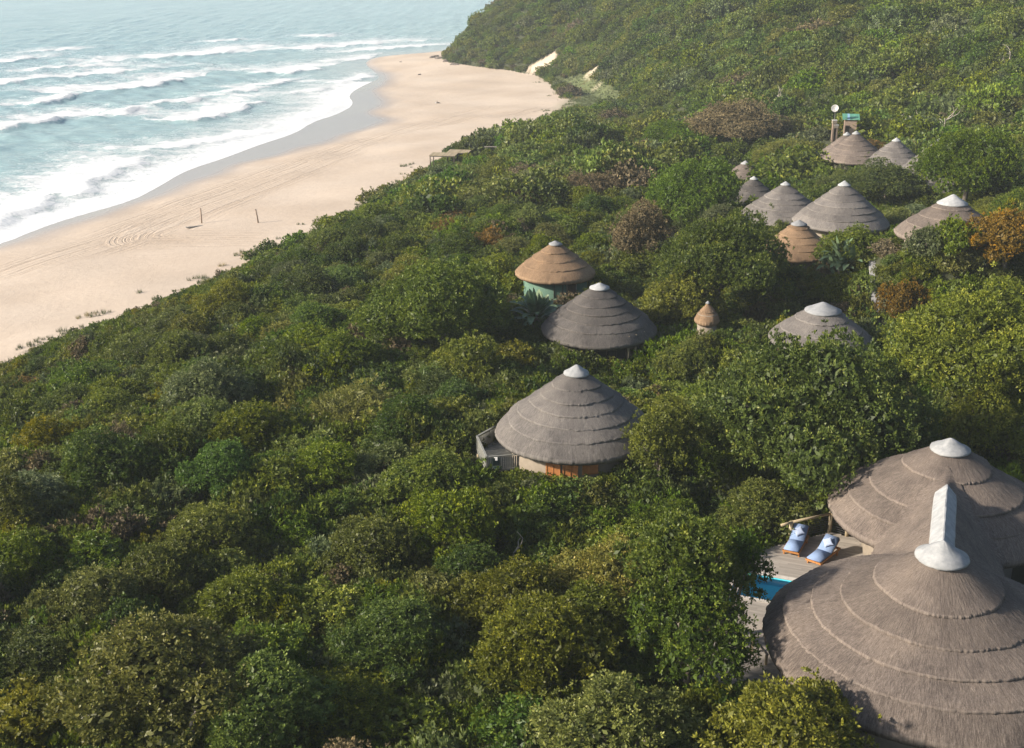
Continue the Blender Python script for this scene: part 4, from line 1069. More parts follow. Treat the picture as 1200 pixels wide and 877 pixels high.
# low shrubs against the hut walls
for k, (h, a, R, sp) in enumerate(((h1, -128, 1.0, 'mid'), (h1, -84, 1.1, 'olive'), (h1, -70, 1.2, 'mid'), (h1, -58, 1.2, 'dark'), (h1, -104, .75, 'olive'), (h13, -120, 1.3, 'mid'), (h13, -100, 1.2, 'olive'), (h13, -80, 1.3, 'grey'), (h13, -140, 1.3, 'dark'), (h2, -118, 1.0, 'mid'), (h2, -85, .9, 'olive'), (h3, -120, 1.0, 'olive'))):
    nmk = {id(h1): "grey hut beside the slatted deck", id(h13): "broad white capped hut", id(h2): "charcoal hut", id(h3): "canvas hut"}[id(h)]
    plant(h['c'][0] + math.cos(R_(a)) * (h['R'] * .84 + .75 * R), h['c'][1] + math.sin(R_(a)) * (h['R'] * .84 + .75 * R), 's', R, sp, squash=1.0, label="low %s shrub growing against the wall of the %s" % (LOOK[sp], nmk), group="shrubs against the hut walls", seed=4000 + k)
    NOTABLE.append((0, 0, 0, 's', sp, 1, "low shrub"))
# ---- keep the view of the buildings open: screen outlines and the distance from which they matter
CLEAR = [([(578, 500), (676, 415), (752, 470), (735, 534), (690, 538), (640, 540), (575, 548), (555, 540), (555, 505)], 69),
         ([(632, 385), (703, 320), (774, 385), (755, 412), (655, 414)], 97),
         ([(600, 318), (651, 272), (698, 318), (690, 345), (655, 350), (615, 335)], 111),
         ([(920, 386), (940, 352), (964, 342), (990, 352), (1006, 362), (980, 378)], 92),
         ([(1008, 328), (1024, 328), (1026, 372), (1006, 366)], 100),
         ([(900, 300), (915, 258), (937, 250), (960, 266), (978, 296)], 116),
         ([(925, 262), (990, 205), (1042, 250), (990, 285)], 132),
         ([(864, 250), (921, 207), (948, 228), (930, 255)], 140), ([(866, 238), (880, 200), (905, 220), (880, 240)], 157),
         ([(870, 182), (884, 182), (886, 200), (866, 200)], 183),
         ([(960, 192), (985, 150), (1008, 147), (1026, 172), (1000, 186)], 174),
         ([(1024, 184), (1051, 156), (1065, 176), (1060, 186)], 170), ([(1064, 205), (1078, 172), (1086, 180), (1074, 212)], 158),
         ([(1078, 252), (1098, 232), (1118, 222), (1145, 240), (1140, 250)], 106),
         ([(974, 122), (1004, 128), (1000, 152), (976, 152)], 194),
         ([(908, 640), (918, 605), (990, 592), (1117, 515), (1200, 560), (1200, 880), (1060, 880), (900, 770), (870, 782), (905, 700)], 70),
         ([(502, 176), (540, 171), (583, 169), (583, 176), (545, 180), (506, 186)], 234),
         ([(606, 345), (625, 330), (652, 340), (652, 420), (620, 420)], 93)]
def blocks_v(x, y, z, R):
    px, py, dep = proj(x, y, z); r = R * FPX / dep; bad = np.zeros(len(x), bool)
    for poly, dist in CLEAR:
        xs = [p[0] for p in poly]; ys = [p[1] for p in poly]
        k = np.nonzero((y <= dist - 1) & (px + r > min(xs)) & (px - r < max(xs)) & (py + r > min(ys)) & (py - r < max(ys)) & ~bad)[0]
        if len(k) == 0: continue
        d = np.abs(sdist(list(poly) + [poly[0]], px[k], py[k])); bad[k] |= inside(poly, px[k], py[k]) | (d < r[k] * .85)
    return bad
def blocks(x, y, z, R): return bool(blocks_v(np.array([x]), np.array([y]), np.array([z]), np.array([R]))[0])
PATH_PTS = [tuple(at_z(px, py, 13.0)[:2]) for px, py in ((1013, 330), (1016, 348), (1022, 372), (1050, 420), (1085, 470), (1098, 500), (1090, 530))]
pathL = smooth_poly(PATH_PTS, 2)
def occupied(x, y, m=0.0):
    for h in HUTS:
        if math.hypot(x - h['c'][0], y - h['c'][1]) < h['R'] + m: return True
    if math.hypot(x - LODGE_F.x, y - LODGE_F.y) < 8.2 + m or math.hypot(x - LODGE_B.x, y - LODGE_B.y) < 6.5 + m: return True
    if soft_poly([(p.x, p.y) for p in (A, B, C, D, E, F_)], np.array([x]), np.array([y]), m + .3)[0] > .02: return True
    if math.hypot(x - (h1['c'][0] - 5), y - h1['c'][1]) < 3.6 + m * .5: return True
    return abs(float(sdist(pathL, np.array([x]), np.array([y]))[0])) < .9 + m * .5
# ---- the thicket: individual trees and shrubs out to the middle distance
SPW = [('dark', .27), ('mid', .27), ('olive', .20), ('fresh', .03), ('grey', .09), ('gold', .07), ('brown', .008), ('rust', .003)]
def pick_species(x, y, lr):
    f = snoise(np.array([x]), np.array([y]), 26, 7)[0]; u = lr.random()
    w = [b * (1.6 if (a in ('olive', 'gold', 'rust', 'brown')) == (f > .15) else .7) for a, b in SPW]
    t = u * sum(w)
    for (a, _), b in zip(SPW, w):
        t -= b
        if t <= 0: return a
    return 'mid'
LMK = [("the slatted deck", h1['c'][0] - 5, h1['c'][1]), ("the slatted deck's grey hut", *h1['c']), ("the charcoal hut", *h2['c']), ("the canvas hut", *h3['c']), ("the grey capped hut", *h4['c']), ("the golden brown hut", *h5['c']),
       ("the wide grey hut", *h6['c']), ("the small white capped brown hut", *h8['c']), ("the twin huts", *h10['c']), ("the broad white capped hut", *h13['c']), ("the pool deck", 12.5, 55.0), ("the lodge", LODGE_F.x, LODGE_F.y), ("the concrete path", pathL[len(pathL) // 2][0], pathL[len(pathL) // 2][1])]
import re
for (nx_, ny_, _), nt_ in zip(PLANTED, NOTABLE):
    if nt_[6] == 'low shrub': continue
    LMK.append(("the " + re.split(r" (?:on|between|beside|by|in|behind|left|right|among|above|against|under|at|next|to|just|overhanging|with|hiding|growing|leaning) ", nt_[6])[0], nx_, ny_))
def zone(x, y):
    dv = float(look(_GV, x, y))
    d, nm, ax, ay = min((math.hypot(x - ax, y - ay), nm, ax, ay) for nm, ax, ay in LMK)
    if dv < 9 and d > 9: return "at the foot of the dune by the open sand"
    dl = float(look(_GV, ax, ay)); rel = "seaward of" if dv < dl - 2.5 else ("inland of" if dv > dl + 2.5 else "beside")
    nm = " ".join(nm.split()[:7])
    return ("well " if d > 12 and rel != "beside" else "") + rel + " " + nm
lr = random.Random(21)
cand = []
pts = []
tries = 0
while tries < 26000:
    tries += 1
    y = 27 + (165 - 27) * math.sqrt(lr.random()); x = lr.uniform(-.52, .52) * (y + 14)
    pts.append((x, y))
pa = np.array(pts); dv = look(_GV, pa[:, 0], pa[:, 1])
px_, py_, dep_ = proj(pa[:, 0], pa[:, 1], gz(pa[:, 0], pa[:, 1]) + 2.0)
okv = (dv > 1.2) & (px_ > -70) & (px_ < 1270) & (py_ < 960)
cell = {}
count = {'tree': 0, 'shrub': 0}
for (x, y), k, d_ in zip(pts, okv, dv):
    if not k: continue
    if count['tree'] >= 290 and count['shrub'] >= 290: break
    # dune edge shrubs are low; trees grow inland
    big = lr.random()
    if d_ < 8: size, R = 's', lr.uniform(.5, 1.0)
    elif d_ < 20: size, R = (('m', lr.uniform(1.1, 1.7)) if big > .35 else ('f', lr.uniform(1.0, 1.6)))
    elif big > .76: size, R = 'l', lr.uniform(2.6, 3.7)
    elif big > .26: size, R = 'm', lr.uniform(1.3, 2.8)
    elif big > .035: size, R = 'f', lr.uniform(1.2, 2.4)
    else: size, R = 'd', lr.uniform(1.0, 1.8)
    kind = 'shrub' if (size in 'sfd' or (size == 'm' and R < 2.4)) else 'tree'
    if count[kind] >= 290: continue
    gxk, gyk = int(x // 6), int(y // 6); bad = False
    for (qx, qy, qr) in PLANTED[:len(NOTABLE)]:
        if math.hypot(x - qx, y - qy) < .55 * (R + qr): bad = True; break
    if not bad:
        for i in range(-1, 2):
            for j in range(-1, 2):
                for (qx, qy, qr) in cell.get((gxk + i, gyk + j), ()):
                    if math.hypot(x - qx, y - qy) < .54 * (R + qr): bad = True; break
    if bad or occupied(x, y, R * .75): continue
    z = g1(x, y)
    if blocks(x, y, z + .6 * CH[size] * R / RAD[size] + .5, R * .95): continue
    sp = 'brown' if size == 'd' else pick_species(x, y, lr)
    sizew = {'s': "small rounded", 'm': "medium rounded", 'l': "large domed", 'f': "feathery", 'd': "bare twiggy"}[size]
    kw = f"{sizew} {LOOK[sp]} {kind} {zone(x, y)}"
    plant(x, y, size, R, sp, squash=lr.uniform(.62, 1.12), lift=(lr.uniform(0, .55) if size == 'l' else 0.0), label=kw, group=kind + "s of the coastal thicket", seed=lr.randrange(1 << 30))
    cell.setdefault((gxk, gyk), []).append((x, y, R)); count[kind] += 1
print("planted", count, tries)

# ---- scatter by geometry nodes, only for what cannot be counted
def scatter(name, pos, scl, rz, idx, variants, label=None, cat=None):
    me = bpy.data.meshes.new(name); me.vertices.add(len(pos)); me.vertices.foreach_set("co", np.asarray(pos, np.float32).ravel())
    add_attr(me, "scl", scl, 'POINT', 'FLOAT_VECTOR')
    add_attr(me, "rot", np.stack([np.zeros(len(rz)), np.zeros(len(rz)), rz], 1), 'POINT', 'FLOAT_VECTOR')
    add_attr(me, "pick", idx, 'POINT', 'INT')
    vc = bpy.data.collections.new(name + "_variants")
    for i, vm in enumerate(variants):
        o = bpy.data.objects.new("%s_%03d" % (name, i), vm); vc.objects.link(o)
    ng = bpy.data.node_groups.new(name, 'GeometryNodeTree')
    ng.interface.new_socket("Geometry", in_out='INPUT', socket_type='NodeSocketGeometry'); ng.interface.new_socket("Geometry", in_out='OUTPUT', socket_type='NodeSocketGeometry')
    n = ng.nodes; L = ng.links
    gi, go = n.new("NodeGroupInput"), n.new("NodeGroupOutput"); ip = n.new("GeometryNodeInstanceOnPoints"); ci = n.new("GeometryNodeCollectionInfo")
    ci.inputs["Collection"].default_value = vc; ci.inputs["Separate Children"].default_value = True; ci.inputs["Reset Children"].default_value = True
    def na(nm, t):
        a = n.new("GeometryNodeInputNamedAttribute"); a.data_type = t; a.inputs[0].default_value = nm; return a.outputs[0]
    L.new(gi.outputs[0], ip.inputs["Points"]); L.new(ci.outputs[0], ip.inputs["Instance"]); ip.inputs["Pick Instance"].default_value = True
    L.new(na("pick", 'INT'), ip.inputs["Instance Index"]); L.new(na("scl", 'FLOAT_VECTOR'), ip.inputs["Scale"])
    rt = n.new("FunctionNodeEulerToRotation"); L.new(na("rot", 'FLOAT_VECTOR'), rt.inputs[0]); L.new(rt.outputs[0], ip.inputs["Rotation"])
    L.new(ip.outputs[0], go.inputs[0])
    o = bpy.data.objects.new(name, me); link(o); o.modifiers.new("scatter", 'NODES').node_group = ng
    tag(o, label, cat, None, "stuff"); return o
def in_view(x, y, z, mx=90, my=90):
    a, b, d = proj(x, y, z); return (a > -mx) & (a < 1200 + mx) & (b > -my) & (b < 877 + my) & (y > 10)
far_v = []; far_sp = []
for sp in ('dark', 'mid', 'olive', 'grey', 'brown', 'fresh'):
    for i in range(2):
        far_v.append(make_crown("far_crown", 2.6, 2.3, 16, .26, 10, .22, .075, 700 + i + len(far_v), mats=LEAF[sp])); far_sp.append(sp)
near_v = []; near_sp = []
for sp in ('dark', 'mid', 'olive', 'grey', 'gold', 'brown'):
    for i in range(2):
        near_v.append(make_crown("low_crown", 1.7, 1.5, 13, .16, 11, .145, .040, 800 + i + len(near_v), mats=LEAF[sp], up=.35)); near_sp.append(sp)
PW = {'dark': .24, 'mid': .36, 'olive': .22, 'grey': .10, 'brown': .02, 'fresh': .05, 'gold': .04}
def choose(sps, n, g, x, y):
    f = snoise(x, y, 38, 7)
    base = np.array([PW[s] for s in sps]); warm = np.array([s in ('olive', 'brown', 'gold') for s in sps])
    w = base[None, :] * np.where(warm[None, :] == (f[:, None] > .3), 1.7, .65); w /= w.sum(1)[:, None]
    return (w.cumsum(1) < g.random(n)[:, None]).sum(1).clip(0, len(sps) - 1)
g = np.random.default_rng(11)
def jgrid(x0, x1, y0, y1, step):
    X, Y = np.meshgrid(np.arange(x0, x1, step), np.arange(y0, y1, step)); X = X.ravel(); Y = Y.ravel()
    return X + g.uniform(-.5, .5, len(X)) * step, Y + g.uniform(-.5, .5, len(Y)) * step
# undergrowth filling the gaps between the near trees
x, y = jgrid(-95, 95, 22, 172, .9); x2, y2 = jgrid(-45, 20, 172, 262, 1.25); k2 = look(_GV, x2, y2) < 26; x = np.concatenate([x, x2[k2]]); y = np.concatenate([y, y2[k2]])
z = gz(x, y); dv = look(_GV, x, y)
keep = (dv > .3) & in_view(x, y, z)
x, y, z, dv = x[keep], y[keep], z[keep], dv[keep]
hide = np.zeros(len(x), bool)
for h in HUTS: hide |= np.hypot(x - h['c'][0], y - h['c'][1]) < h['R'] * .84 + .5
hide |= (np.hypot(x - LODGE_F.x, y - LODGE_F.y) < 8.2) | (np.hypot(x - LODGE_B.x, y - LODGE_B.y) < 6.6)
du = (x - C.x) * ux.x + (y - C.y) * ux.y; dvv = (x - C.x) * uy.x + (y - C.y) * uy.y
DECKW = [(p.x, p.y) for p in (A, B, C, D, E, F_)]
hide |= soft_poly(DECKW, x, y, .8) > .1
hide |= (np.hypot(x - (h1['c'][0] - 5), y - h1['c'][1]) < 3.4) | (np.abs(sdist(pathL, x, y)) < 0.9)
x, y, z, dv = x[~hide], y[~hide], z[~hide], dv[~hide]
sc = np.clip(np.exp(g.normal(-.12, .28, len(x))), .45, 1.25) * np.interp(dv, [0, 6, 20], [.5, .75, 1.0])
sz_ = sc * g.uniform(.75, 1.45, len(x)) * np.where(dv > 10, 1 + .2 * np.clip(snoise(x, y, 11, 2), -1, 1), 1)
scatter("undergrowth", np.stack([x, y, z - .15], 1), np.stack([sc, sc, sz_], 1), g.uniform(0, 6.28, len(x)), choose(near_sp, len(x), g, x, y), near_v, "low mixed green undergrowth filling the gaps between the trees", "undergrowth")
# far forest on the hill and headland
x, y = jgrid(-60, 420, 158, 640, 2.7); x2, y2 = jgrid(-60, 140, 300, 560, 2.2); x = np.concatenate([x, x2]); y = np.concatenate([y, y2])
z = gz(x, y); dv = look(_GV, x, y)
keep = (dv > np.where(y > 335, -1.0, .8)) & in_view(x, y, z + 3, 60, 60)
for s_ in SCARS: keep &= ~(soft_poly(s_, x, y, 2.5) > .12)
keep &= ~inside(GRASSY, x, y)
for h in HUTS: keep &= np.hypot(x - h['c'][0], y - h['c'][1]) > h['R'] + 1.2
keep &= np.hypot(x - tank_p.x, y - tank_p.y) > 3.2
x, y, z, dv = x[keep], y[keep], z[keep], dv[keep]
sc = g.uniform(.55, 1.25, len(x)) * np.where(y > 335, np.interp(dv, [0, 5], [.8, 1.0]), np.interp(dv, [0, 5, 14], [.5, .75, 1.0])) * np.where(g.random(len(x)) > .80, 1.75, 1.0)
sc = sc * np.interp(y, [300, 420], [1.1, .8]) * np.where((y > 255) & (y < 345) & (look(_GH, x, y) < 6), .62, 1)
okb = ~blocks_v(x, y, z + 1.3 * sc, 2.2 * sc)
x, y, z, sc = x[okb], y[okb], z[okb], sc[okb]
print("far", len(x))
scatter("hillside_forest", np.stack([x, y, z - .2], 1), np.stack([sc, sc, sc * g.uniform(.75, 1.25, len(x))], 1), g.uniform(0, 6.28, len(x)), choose(far_sp, len(x), g, x, y), far_v, "dense mixed green forest covering the hillside and the headland", "forest")
# ------------------------------------------------------------------ path
pl = smooth_poly(PATH_PTS, 3); vs_ = []; q = []
for i, (x, y) in enumerate(pl):
    a = pl[max(i - 1, 0)]; b = pl[min(i + 1, len(pl) - 1)]; d = Vector((b[0] - a[0], b[1] - a[1], 0)).normalized(); nrm = Vector((-d.y, d.x, 0))
    for s in (-.55, .55):
        p = Vector((x, y, 0)) + nrm * s; vs_.append((p.x, p.y, g1(x, y) + .10))
    for s in (-.55, .55):
        p = Vector((x, y, 0)) + nrm * s; vs_.append((p.x, p.y, g1(x, y) - .25))
for i in range(len(pl) - 1):
    a = i * 4; q += [(a, a + 1, a + 5, a + 4), (a + 2, a, a + 4, a + 6), (a + 1, a + 3, a + 7, a + 5)]
tag(mesh_obj("path", np_mesh("path", vs_, q), M_PATH), kind="structure")

# ------------------------------------------------------------------ big leaved plants
def blade(mb, base, dirh, length, width, lift, droop, n=6, fold=.25):
    """a long leaf with a bent midrib"""
    side = Vector((-dirh.y, dirh.x, 0)); vs = []; fs = []
    for i in range(n + 1):
        t = i / n; p = base + dirh * length * (t * math.cos(lift) ) + Vector((0, 0, length * (t * math.sin(lift) - droop * t * t)))
        w = width * math.sin(math.pi * min(.06 + .94 * t, .985)) ** .7
        vs += [p + side * w + Vector((0, 0, w * fold)), p, p - side * w + Vector((0, 0, w * fold))]
    for i in range(n):
        a = i * 3; fs += [(a, a + 1, a + 4, a + 3), (a + 1, a + 2, a + 5, a + 4)]
    mb.add(vs, fs)
M_BANANA = simple("banana_leaf", (0.07, 0.13, 0.06), (0.16, 0.22, 0.12), 1.5, 0.45, 0.2, 0.02)
M_BANANA_DRY = simple("dry_banana_leaf", (0.13, 0.095, 0.06), (0.24, 0.185, 0.12), 2.5, 0.85, 0.3, 0.02)
M_YUCCA = simple("yucca_leaf", (0.12, 0.18, 0.035), (0.30, 0.33, 0.08), 1.2, 0.5, 0.1, 0.01)
M_BLUEPALM = simple("blue_green_leaf", (0.07, 0.13, 0.085), (0.14, 0.21, 0.14), 1.2, 0.5, 0.1, 0.01)
def banana(x, y, stems, H, label, dry=True, z=None, seed=0):
    lr = random.Random(seed); root = tag(empty("wild_banana", (x, y, g1(x, y) if z is None else z)), label, "plant", "wild banana clumps")
    for k in range(stems):
        a = lr.uniform(0, 6.28); bx, by = lr.uniform(-.7, .7), lr.uniform(-.5, .5); h = H * lr.uniform(.55, 1.0) * .62
        top = Vector((bx + lr.uniform(-.2, .2), by + lr.uniform(-.2, .2), h))
        MB().tube([(bx, by, -.4), (bx, by, h * .5), top], [.13, .11, .09], 8).build("stem", M_BARK, root, smooth=True)
        for j in range(9):
            t = (j - 4) / 4; dirh = Vector((math.cos(a), math.sin(a), 0)) * (1 if t > 0 else -1)
            dirh = (dirh + Vector((lr.uniform(-.35, .35), lr.uniform(-.35, .35), 0))).normalized()
            mb = MB(); ll = H * .42 * lr.uniform(.8, 1.15); st = H * .12
            lift = R_(82 - 62 * abs(t) + lr.uniform(-6, 6)); p0 = top + dirh * st * math.cos(lift) + Vector((0, 0, st * math.sin(lift)))
            mb.tube([top, p0], [.03, .022], 5)
            blade(mb, p0, dirh, ll, ll * .155, lift, .12 + .32 * abs(t)); mb.build("leaf", M_BANANA, root)
        if dry:
            for j in range(7):
                dirh = Vector((math.cos(lr.uniform(0, 6.28)), math.sin(lr.uniform(0, 6.28)), 0)).normalized(); mb = MB()
                blade(mb, top - Vector((0, 0, lr.uniform(.1, .6))), dirh, H * .38, H * .035, R_(-35), .75); mb.build("dry_leaf", M_BANANA_DRY, root)
    return root
def rosette(x, y, z, n, L, w, mat, label, name="yucca", seed=0, stem=.5):
    lr = random.Random(seed); root = tag(empty(name, (x, y, z)), label, "plant")
    MB().tube([(0, 0, -.3), (0, 0, stem)], [.09, .07], 8).build("stem", M_BARK, root, smooth=True)
    for k in range(n):
        a = k * 2.4; lift = R_(85 - 75 * (k / n) + lr.uniform(-8, 8)); mb = MB()
        blade(mb, Vector((0, 0, stem)), Vector((math.cos(a), math.sin(a), 0)), L * lr.uniform(.8, 1.1), w, lift, .15 + .25 * k / n, 4); mb.build("leaf", mat, root)
p = at_z(628, 402, 12.0); banana(p.x, p.y, 5, 5.4, "tall wild banana clump with hanging dry leaves beside the charcoal hut", seed=1)
p = at_z(668, 408, 12.2); banana(p.x, p.y, 3, 2.4, "low wild banana clump at the foot of the charcoal hut", dry=False, seed=2)
p = hit(990, 338); banana(p.x, p.y, 5, 4.6, "blue green wild banana clump beside the concrete path", dry=False, seed=3)
p = hit(972, 332); banana(p.x, p.y, 4, 4.0, "wild banana clump behind the grey capped hut", dry=False, seed=4)
p = at_z(661, 548, 13.6); rosette(p.x, p.y, 13.5, 34, 1.25, .07, M_YUCCA, "yellow green yucca rosette under the eave of the grey hut", seed=1, stem=1.1)
p = at_z(643, 549, 13.6); rosette(p.x, p.y, 13.3, 26, .95, .06, M_YUCCA, "smaller yucca rosette by the orange doors of the grey hut", seed=2, stem=.8)
p = at_z(737, 414, 11.8); rosette(p.x, p.y, 11.9, 34, 1.35, .08, M_YUCCA, "pale yucca rosette under the eave of the charcoal hut", seed=3, stem=.9)

# ------------------------------------------------------------------ bare bleached limbs standing out of the canopy
def bare_tree(px, py, height, label, spread=1.0, lean=0.0, seed=0, hh=3.0, mat=None, thick=1.0):
    lr = random.Random(seed); p = hit(px, py, hh); z0 = g1(p.x, p.y)
    root = tag(empty("dead_tree", (p.x, p.y, z0)), label, "dead tree")
    H = (p.z - z0) + height * .5
    def limb(a, d, L, r, lev, name):
        pts = [a]; rad = [r]; n = 5
        for i in range(n):
            d = (d + Vector((lr.uniform(-.45, .45) * spread, lr.uniform(-.45, .45) * spread, lr.uniform(-.25, .3)))).normalized()
            pts.append(pts[-1] + d * L / n); rad.append(r * (1 - .72 * (i + 1) / n))
        MB().tube(pts, rad, 7).build(name, mat or M_DEAD, root, smooth=True)
        if lev > 0:
            for k in range(3 if lev > 1 else 2):
                i = lr.randint(2, n); dd = (d + Vector((lr.uniform(-1, 1), lr.uniform(-1, 1), lr.uniform(-.2, .7)))).normalized()
                limb(pts[i], dd, L * lr.uniform(.4, .62), rad[i] * .8 + .008, lev - 1, "branch")
    limb(Vector((0, 0, -.3)), Vector((lean, 0, 1)).normalized(), H * .75, (.10 + .02 * H) * thick, 2, "trunk")
    return root
BARE = [(820, 312, 2.0, "bleached dead limbs above the gnarled dark tree", 1.2, .3, 1, 5.8), (205, 800, 2.2, "bare grey branches inside the half bare olive tree", 1.3, -.3, 2, 4.6), (150, 800, 1.8, "pale forked dead branch at the edge of the half bare olive tree", 1.3, .4, 3, 4.2),
        (1105, 128, 4.0, "white snag with twisted limbs on the hillside above the large hut", 1.5, .4, 4, 4.5), (1075, 132, 3.0, "smaller white snag beside the twisted one on the hillside", 1.5, -.5, 5, 4.0),
        (1150, 212, 5.0, "thick grey curved trunk of the gnarled tree by the broad white capped hut", 1.4, 1.0, 6, 3.0), (360, 600, 1.5, "short grey dead stump rising from the undergrowth", .6, 0, 7, 2.6), (225, 410, 1.2, "grey dead twigs over the windblown bush", 1.2, .2, 8, 3.6),
        (70, 660, 1.5, "thin dead branch over the dark shrubs on the seaward slope", 1.0, .2, 9, 3.4), (595, 625, 1.2, "thin forked dead twig above the green bushes below the hut", 1.0, .3, 10, 3.4), (1185, 60, 4.0, "white dead snag high on the hillside", 1.4, .2, 11, 4.0), (925, 105, 3.0, "pale snag among the far hillside trees", 1.4, -.2, 12, 4.0)]
for px, py, hgt, lab, spr, ln, sd, hh in BARE: bare_tree(px, py, hgt, lab, spr, ln, sd, hh)

# ------------------------------------------------------------------ pump house with green roof and the satellite dish
tp = Vector((tank_p.x, tank_p.y, tank_p.z - 1.5))
ph = tag(empty("pump_house", tp + Vector((.3, 0, .6)), R_(-12)), "small brown building with a green sheet roof behind the twin huts", "building")
ph.scale = (.74, .8, .82)
MB().box((0.3, 0, 1.45), (2.6, 2.2, 4.1)).build("wall", M_TANKWALL, ph)
Mr = Matrix.Rotation(R_(16), 3, 'X')
for k in range(7): MB().box((-1.25 + .52 * k, 0, 3.75 + .015 * (k % 2)), (.515, 2.9, .06), Mr).build("roof_sheet", simple("clear_blue_sheet", (.16, .30, .42), (.22, .38, .50)) if k == 2 else M_GREENROOF, ph)
MB().box((-.35, -1.12, 1.2), (.9, .06, 2.0)).build("door", M_DARKWOOD, ph)
dp = at_y(978.5, 127.5, tp.y - 1.2)
ds = tag(empty("satellite_dish", (dp.x + .2, dp.y + .4, g1(dp.x, dp.y))), "round white satellite dish on a pole beside the green roofed building", "satellite dish")
hz0 = dp.z - g1(dp.x, dp.y)
MB().tube([(0, 0, -.3), (0, 0, hz0 + .1)], .05, 8).build("pole", M_WIRE, ds, smooth=True)
prof = [(.01, 0)] + [(.66 * k / 8, .22 * (k / 8) ** 2) for k in range(1, 9)] + [(.69, .215), (.64, .17), (.01, -.04)]
v, q = lathe(prof, 32); dsh = mesh_obj("dish", np_mesh("dish", v, q, smooth=True), simple("dish_paint", (.34, .34, .34), (.44, .44, .43), 3, .5, .05), ds); dsh.scale = (.85, .85, .85)
aim = Vector((-.45, -.85, .35)); dsh.location = (-.12, -.25, hz0); dsh.rotation_euler = aim.to_track_quat('Z', 'Y').to_euler()
e = Vector(dsh.location) + aim.normalized() * .6
MB().tube([Vector(dsh.location) + Vector((0, -.1, -.6)), e], .018, 6).build("feed_arm", M_WIRE, ds); MB().box(e, (.09, .09, .12), None, .02).build("receiver", M_WHITE, ds)
for k, (px, py) in enumerate(((978, 143), (979.5, 148.5))):
    c_ = at_y(px, py, tp.y - 1.6); gzv = c_.z
    bx = tag(empty("storage_box", (c_.x, c_.y, c_.z)), ("upper" if k == 0 else "lower") + " pale storage box beside the green roofed building", "box")
    MB().box((0, 0, 0), (.75, .6, .5), None, .03).build("body", M_WALL, bx); MB().box((0, 0, .275), (.8, .65, .05), None, .01).build("lid", M_WHITE, bx)
    MB().box((0, 0, -.25 - (c_.z - g1(c_.x, c_.y)) / 2), (.6, .5, max(.1, c_.z - g1(c_.x, c_.y)))).build("stand", M_TANKWALL, bx)

# ------------------------------------------------------------------ beach: poles, platforms, rocks, people
def beach_pole(px, py, h, lean, label):
    p = hit(px, py); o = tag(empty("beach_pole", p), label, "pole")
    top = Vector((lean, 0, h))
    MB().tube([(0, 0, -.5), top * .5, top], [.13, .12, .11], 10).build("shaft", M_TANKWALL, o, smooth=True)
    MB().tube([top, top + Vector((0, 0, .05))], [.135, .12], 10).build("pole_cap", M_DARKWOOD, o)
beach_pole(236.5, 262, 2.45, 0.0, "upright brown wooden pole on the sand with a shaded scour slab at its foot")
beach_pole(303, 261.5, 2.2, -.32, "leaning brown wooden pole on the open sand")
p = hit(228, 266.5); pk = tag(MB().box((0, 0, .12), (3.4, .5, .14), Matrix.Rotation(R_(4), 3, 'Y'), .02).build("scour_shade_slab", M_GREYWOOD, None, p), "grey slab added for the shaded scour at the foot of the upright pole", "plank"); pk.rotation_euler = (0, 0, R_(48))  # slab added in place of the shaded scour hollow beside the pole
def platform(px, py, zt, L, W, ang, label, rail=False):
    c = at_z(px, py, zt); z0 = g1(c.x, c.y); o = tag(empty("beach_platform", (c.x, c.y, z0), ang), label, "platform"); h = zt - z0
    n = int(L / .3)
    for k in range(n): MB().box((-L / 2 + L * (k + .5) / n, 0, h), (L / n - .02, W, .08)).build("plank", M_POLE, o)
    for sx_ in (-1, 1):
        MB().bar((-L / 2, sx_ * (W / 2 - .2), h - .13), (L / 2, sx_ * (W / 2 - .2), h - .13), .12, .18).build("beam", M_GREYWOOD, o)
        for sy_ in (-1, 1): MB().tube([(sx_ * (L / 2 - .15), sy_ * (W / 2 - .2), -.5), (sx_ * (L / 2 - .15), sy_ * (W / 2 - .2), h - .2)], .10, 8).build("post", M_DARKWOOD, o, smooth=True)
    return o, h
zb = 7.8
for px, py, L_, W_, lab in ((520, 181, 4.9, 3.6, "left pale plank shelter roof on dark posts at the edge of the beach"), (538, 177.5, 4.2, 3.6, "right pale plank shelter roof behind the other at the beach edge")):
    platform(px, py, zb, L_, W_, R_(-8), lab)
c_ = at_z(575, 176, 8.0); z0 = g1(c_.x, c_.y)
fo_ = tag(empty("handrail", (c_.x, c_.y, z0), R_(-6)), "pale timber handrail frame in the shrubs beside the plank shelters", "handrail")
hh_ = at_y(575, 172.5, c_.y).z - z0
for sx_ in (-1.05, 1.05): MB().box((sx_, 0, hh_ / 2 - .2), (.14, .14, hh_ + .4)).build("post", M_GREYWOOD, fo_)
MB().box((0, 0, hh_ + .06), (2.4, .16, .12)).build("rail", M_GREYWOOD, fo_)
def rock(px, py, r, label, seed):
    g_ = np.random.default_rng(seed); bm = bmesh.new(); bmesh.ops.create_icosphere(bm, subdivisions=3, radius=1.0)
    for v in bm.verts:
        n_ = math.sin(v.co.x * 3 + seed) * math.sin(v.co.y * 3.4 + seed * 2) * .22 + math.sin(v.co.z * 5 + v.co.x * 4) * .10 + g_.normal(0, .03)
        v.co = v.co * (1 + n_); v.co = Vector((v.co.x * r * 1.3, v.co.y * r, v.co.z * r * .6))
    me = bpy.data.meshes.new("rock"); bm.to_mesh(me); bm.free(); p = hit(px, py)
    tag(mesh_obj("rock", me, M_ROCK, None, (p.x, p.y, p.z + r * .1)), label, "rock", "rocks by the headland")
rock(507, 68, 1.1, "outermost dark boulder off the tip of the headland", 1); rock(511, 66.5, .9, "dark boulder touching the outermost one off the headland tip", 2); rock(514.5, 69, 1.2, "brownish boulder right at the headland tip", 3)
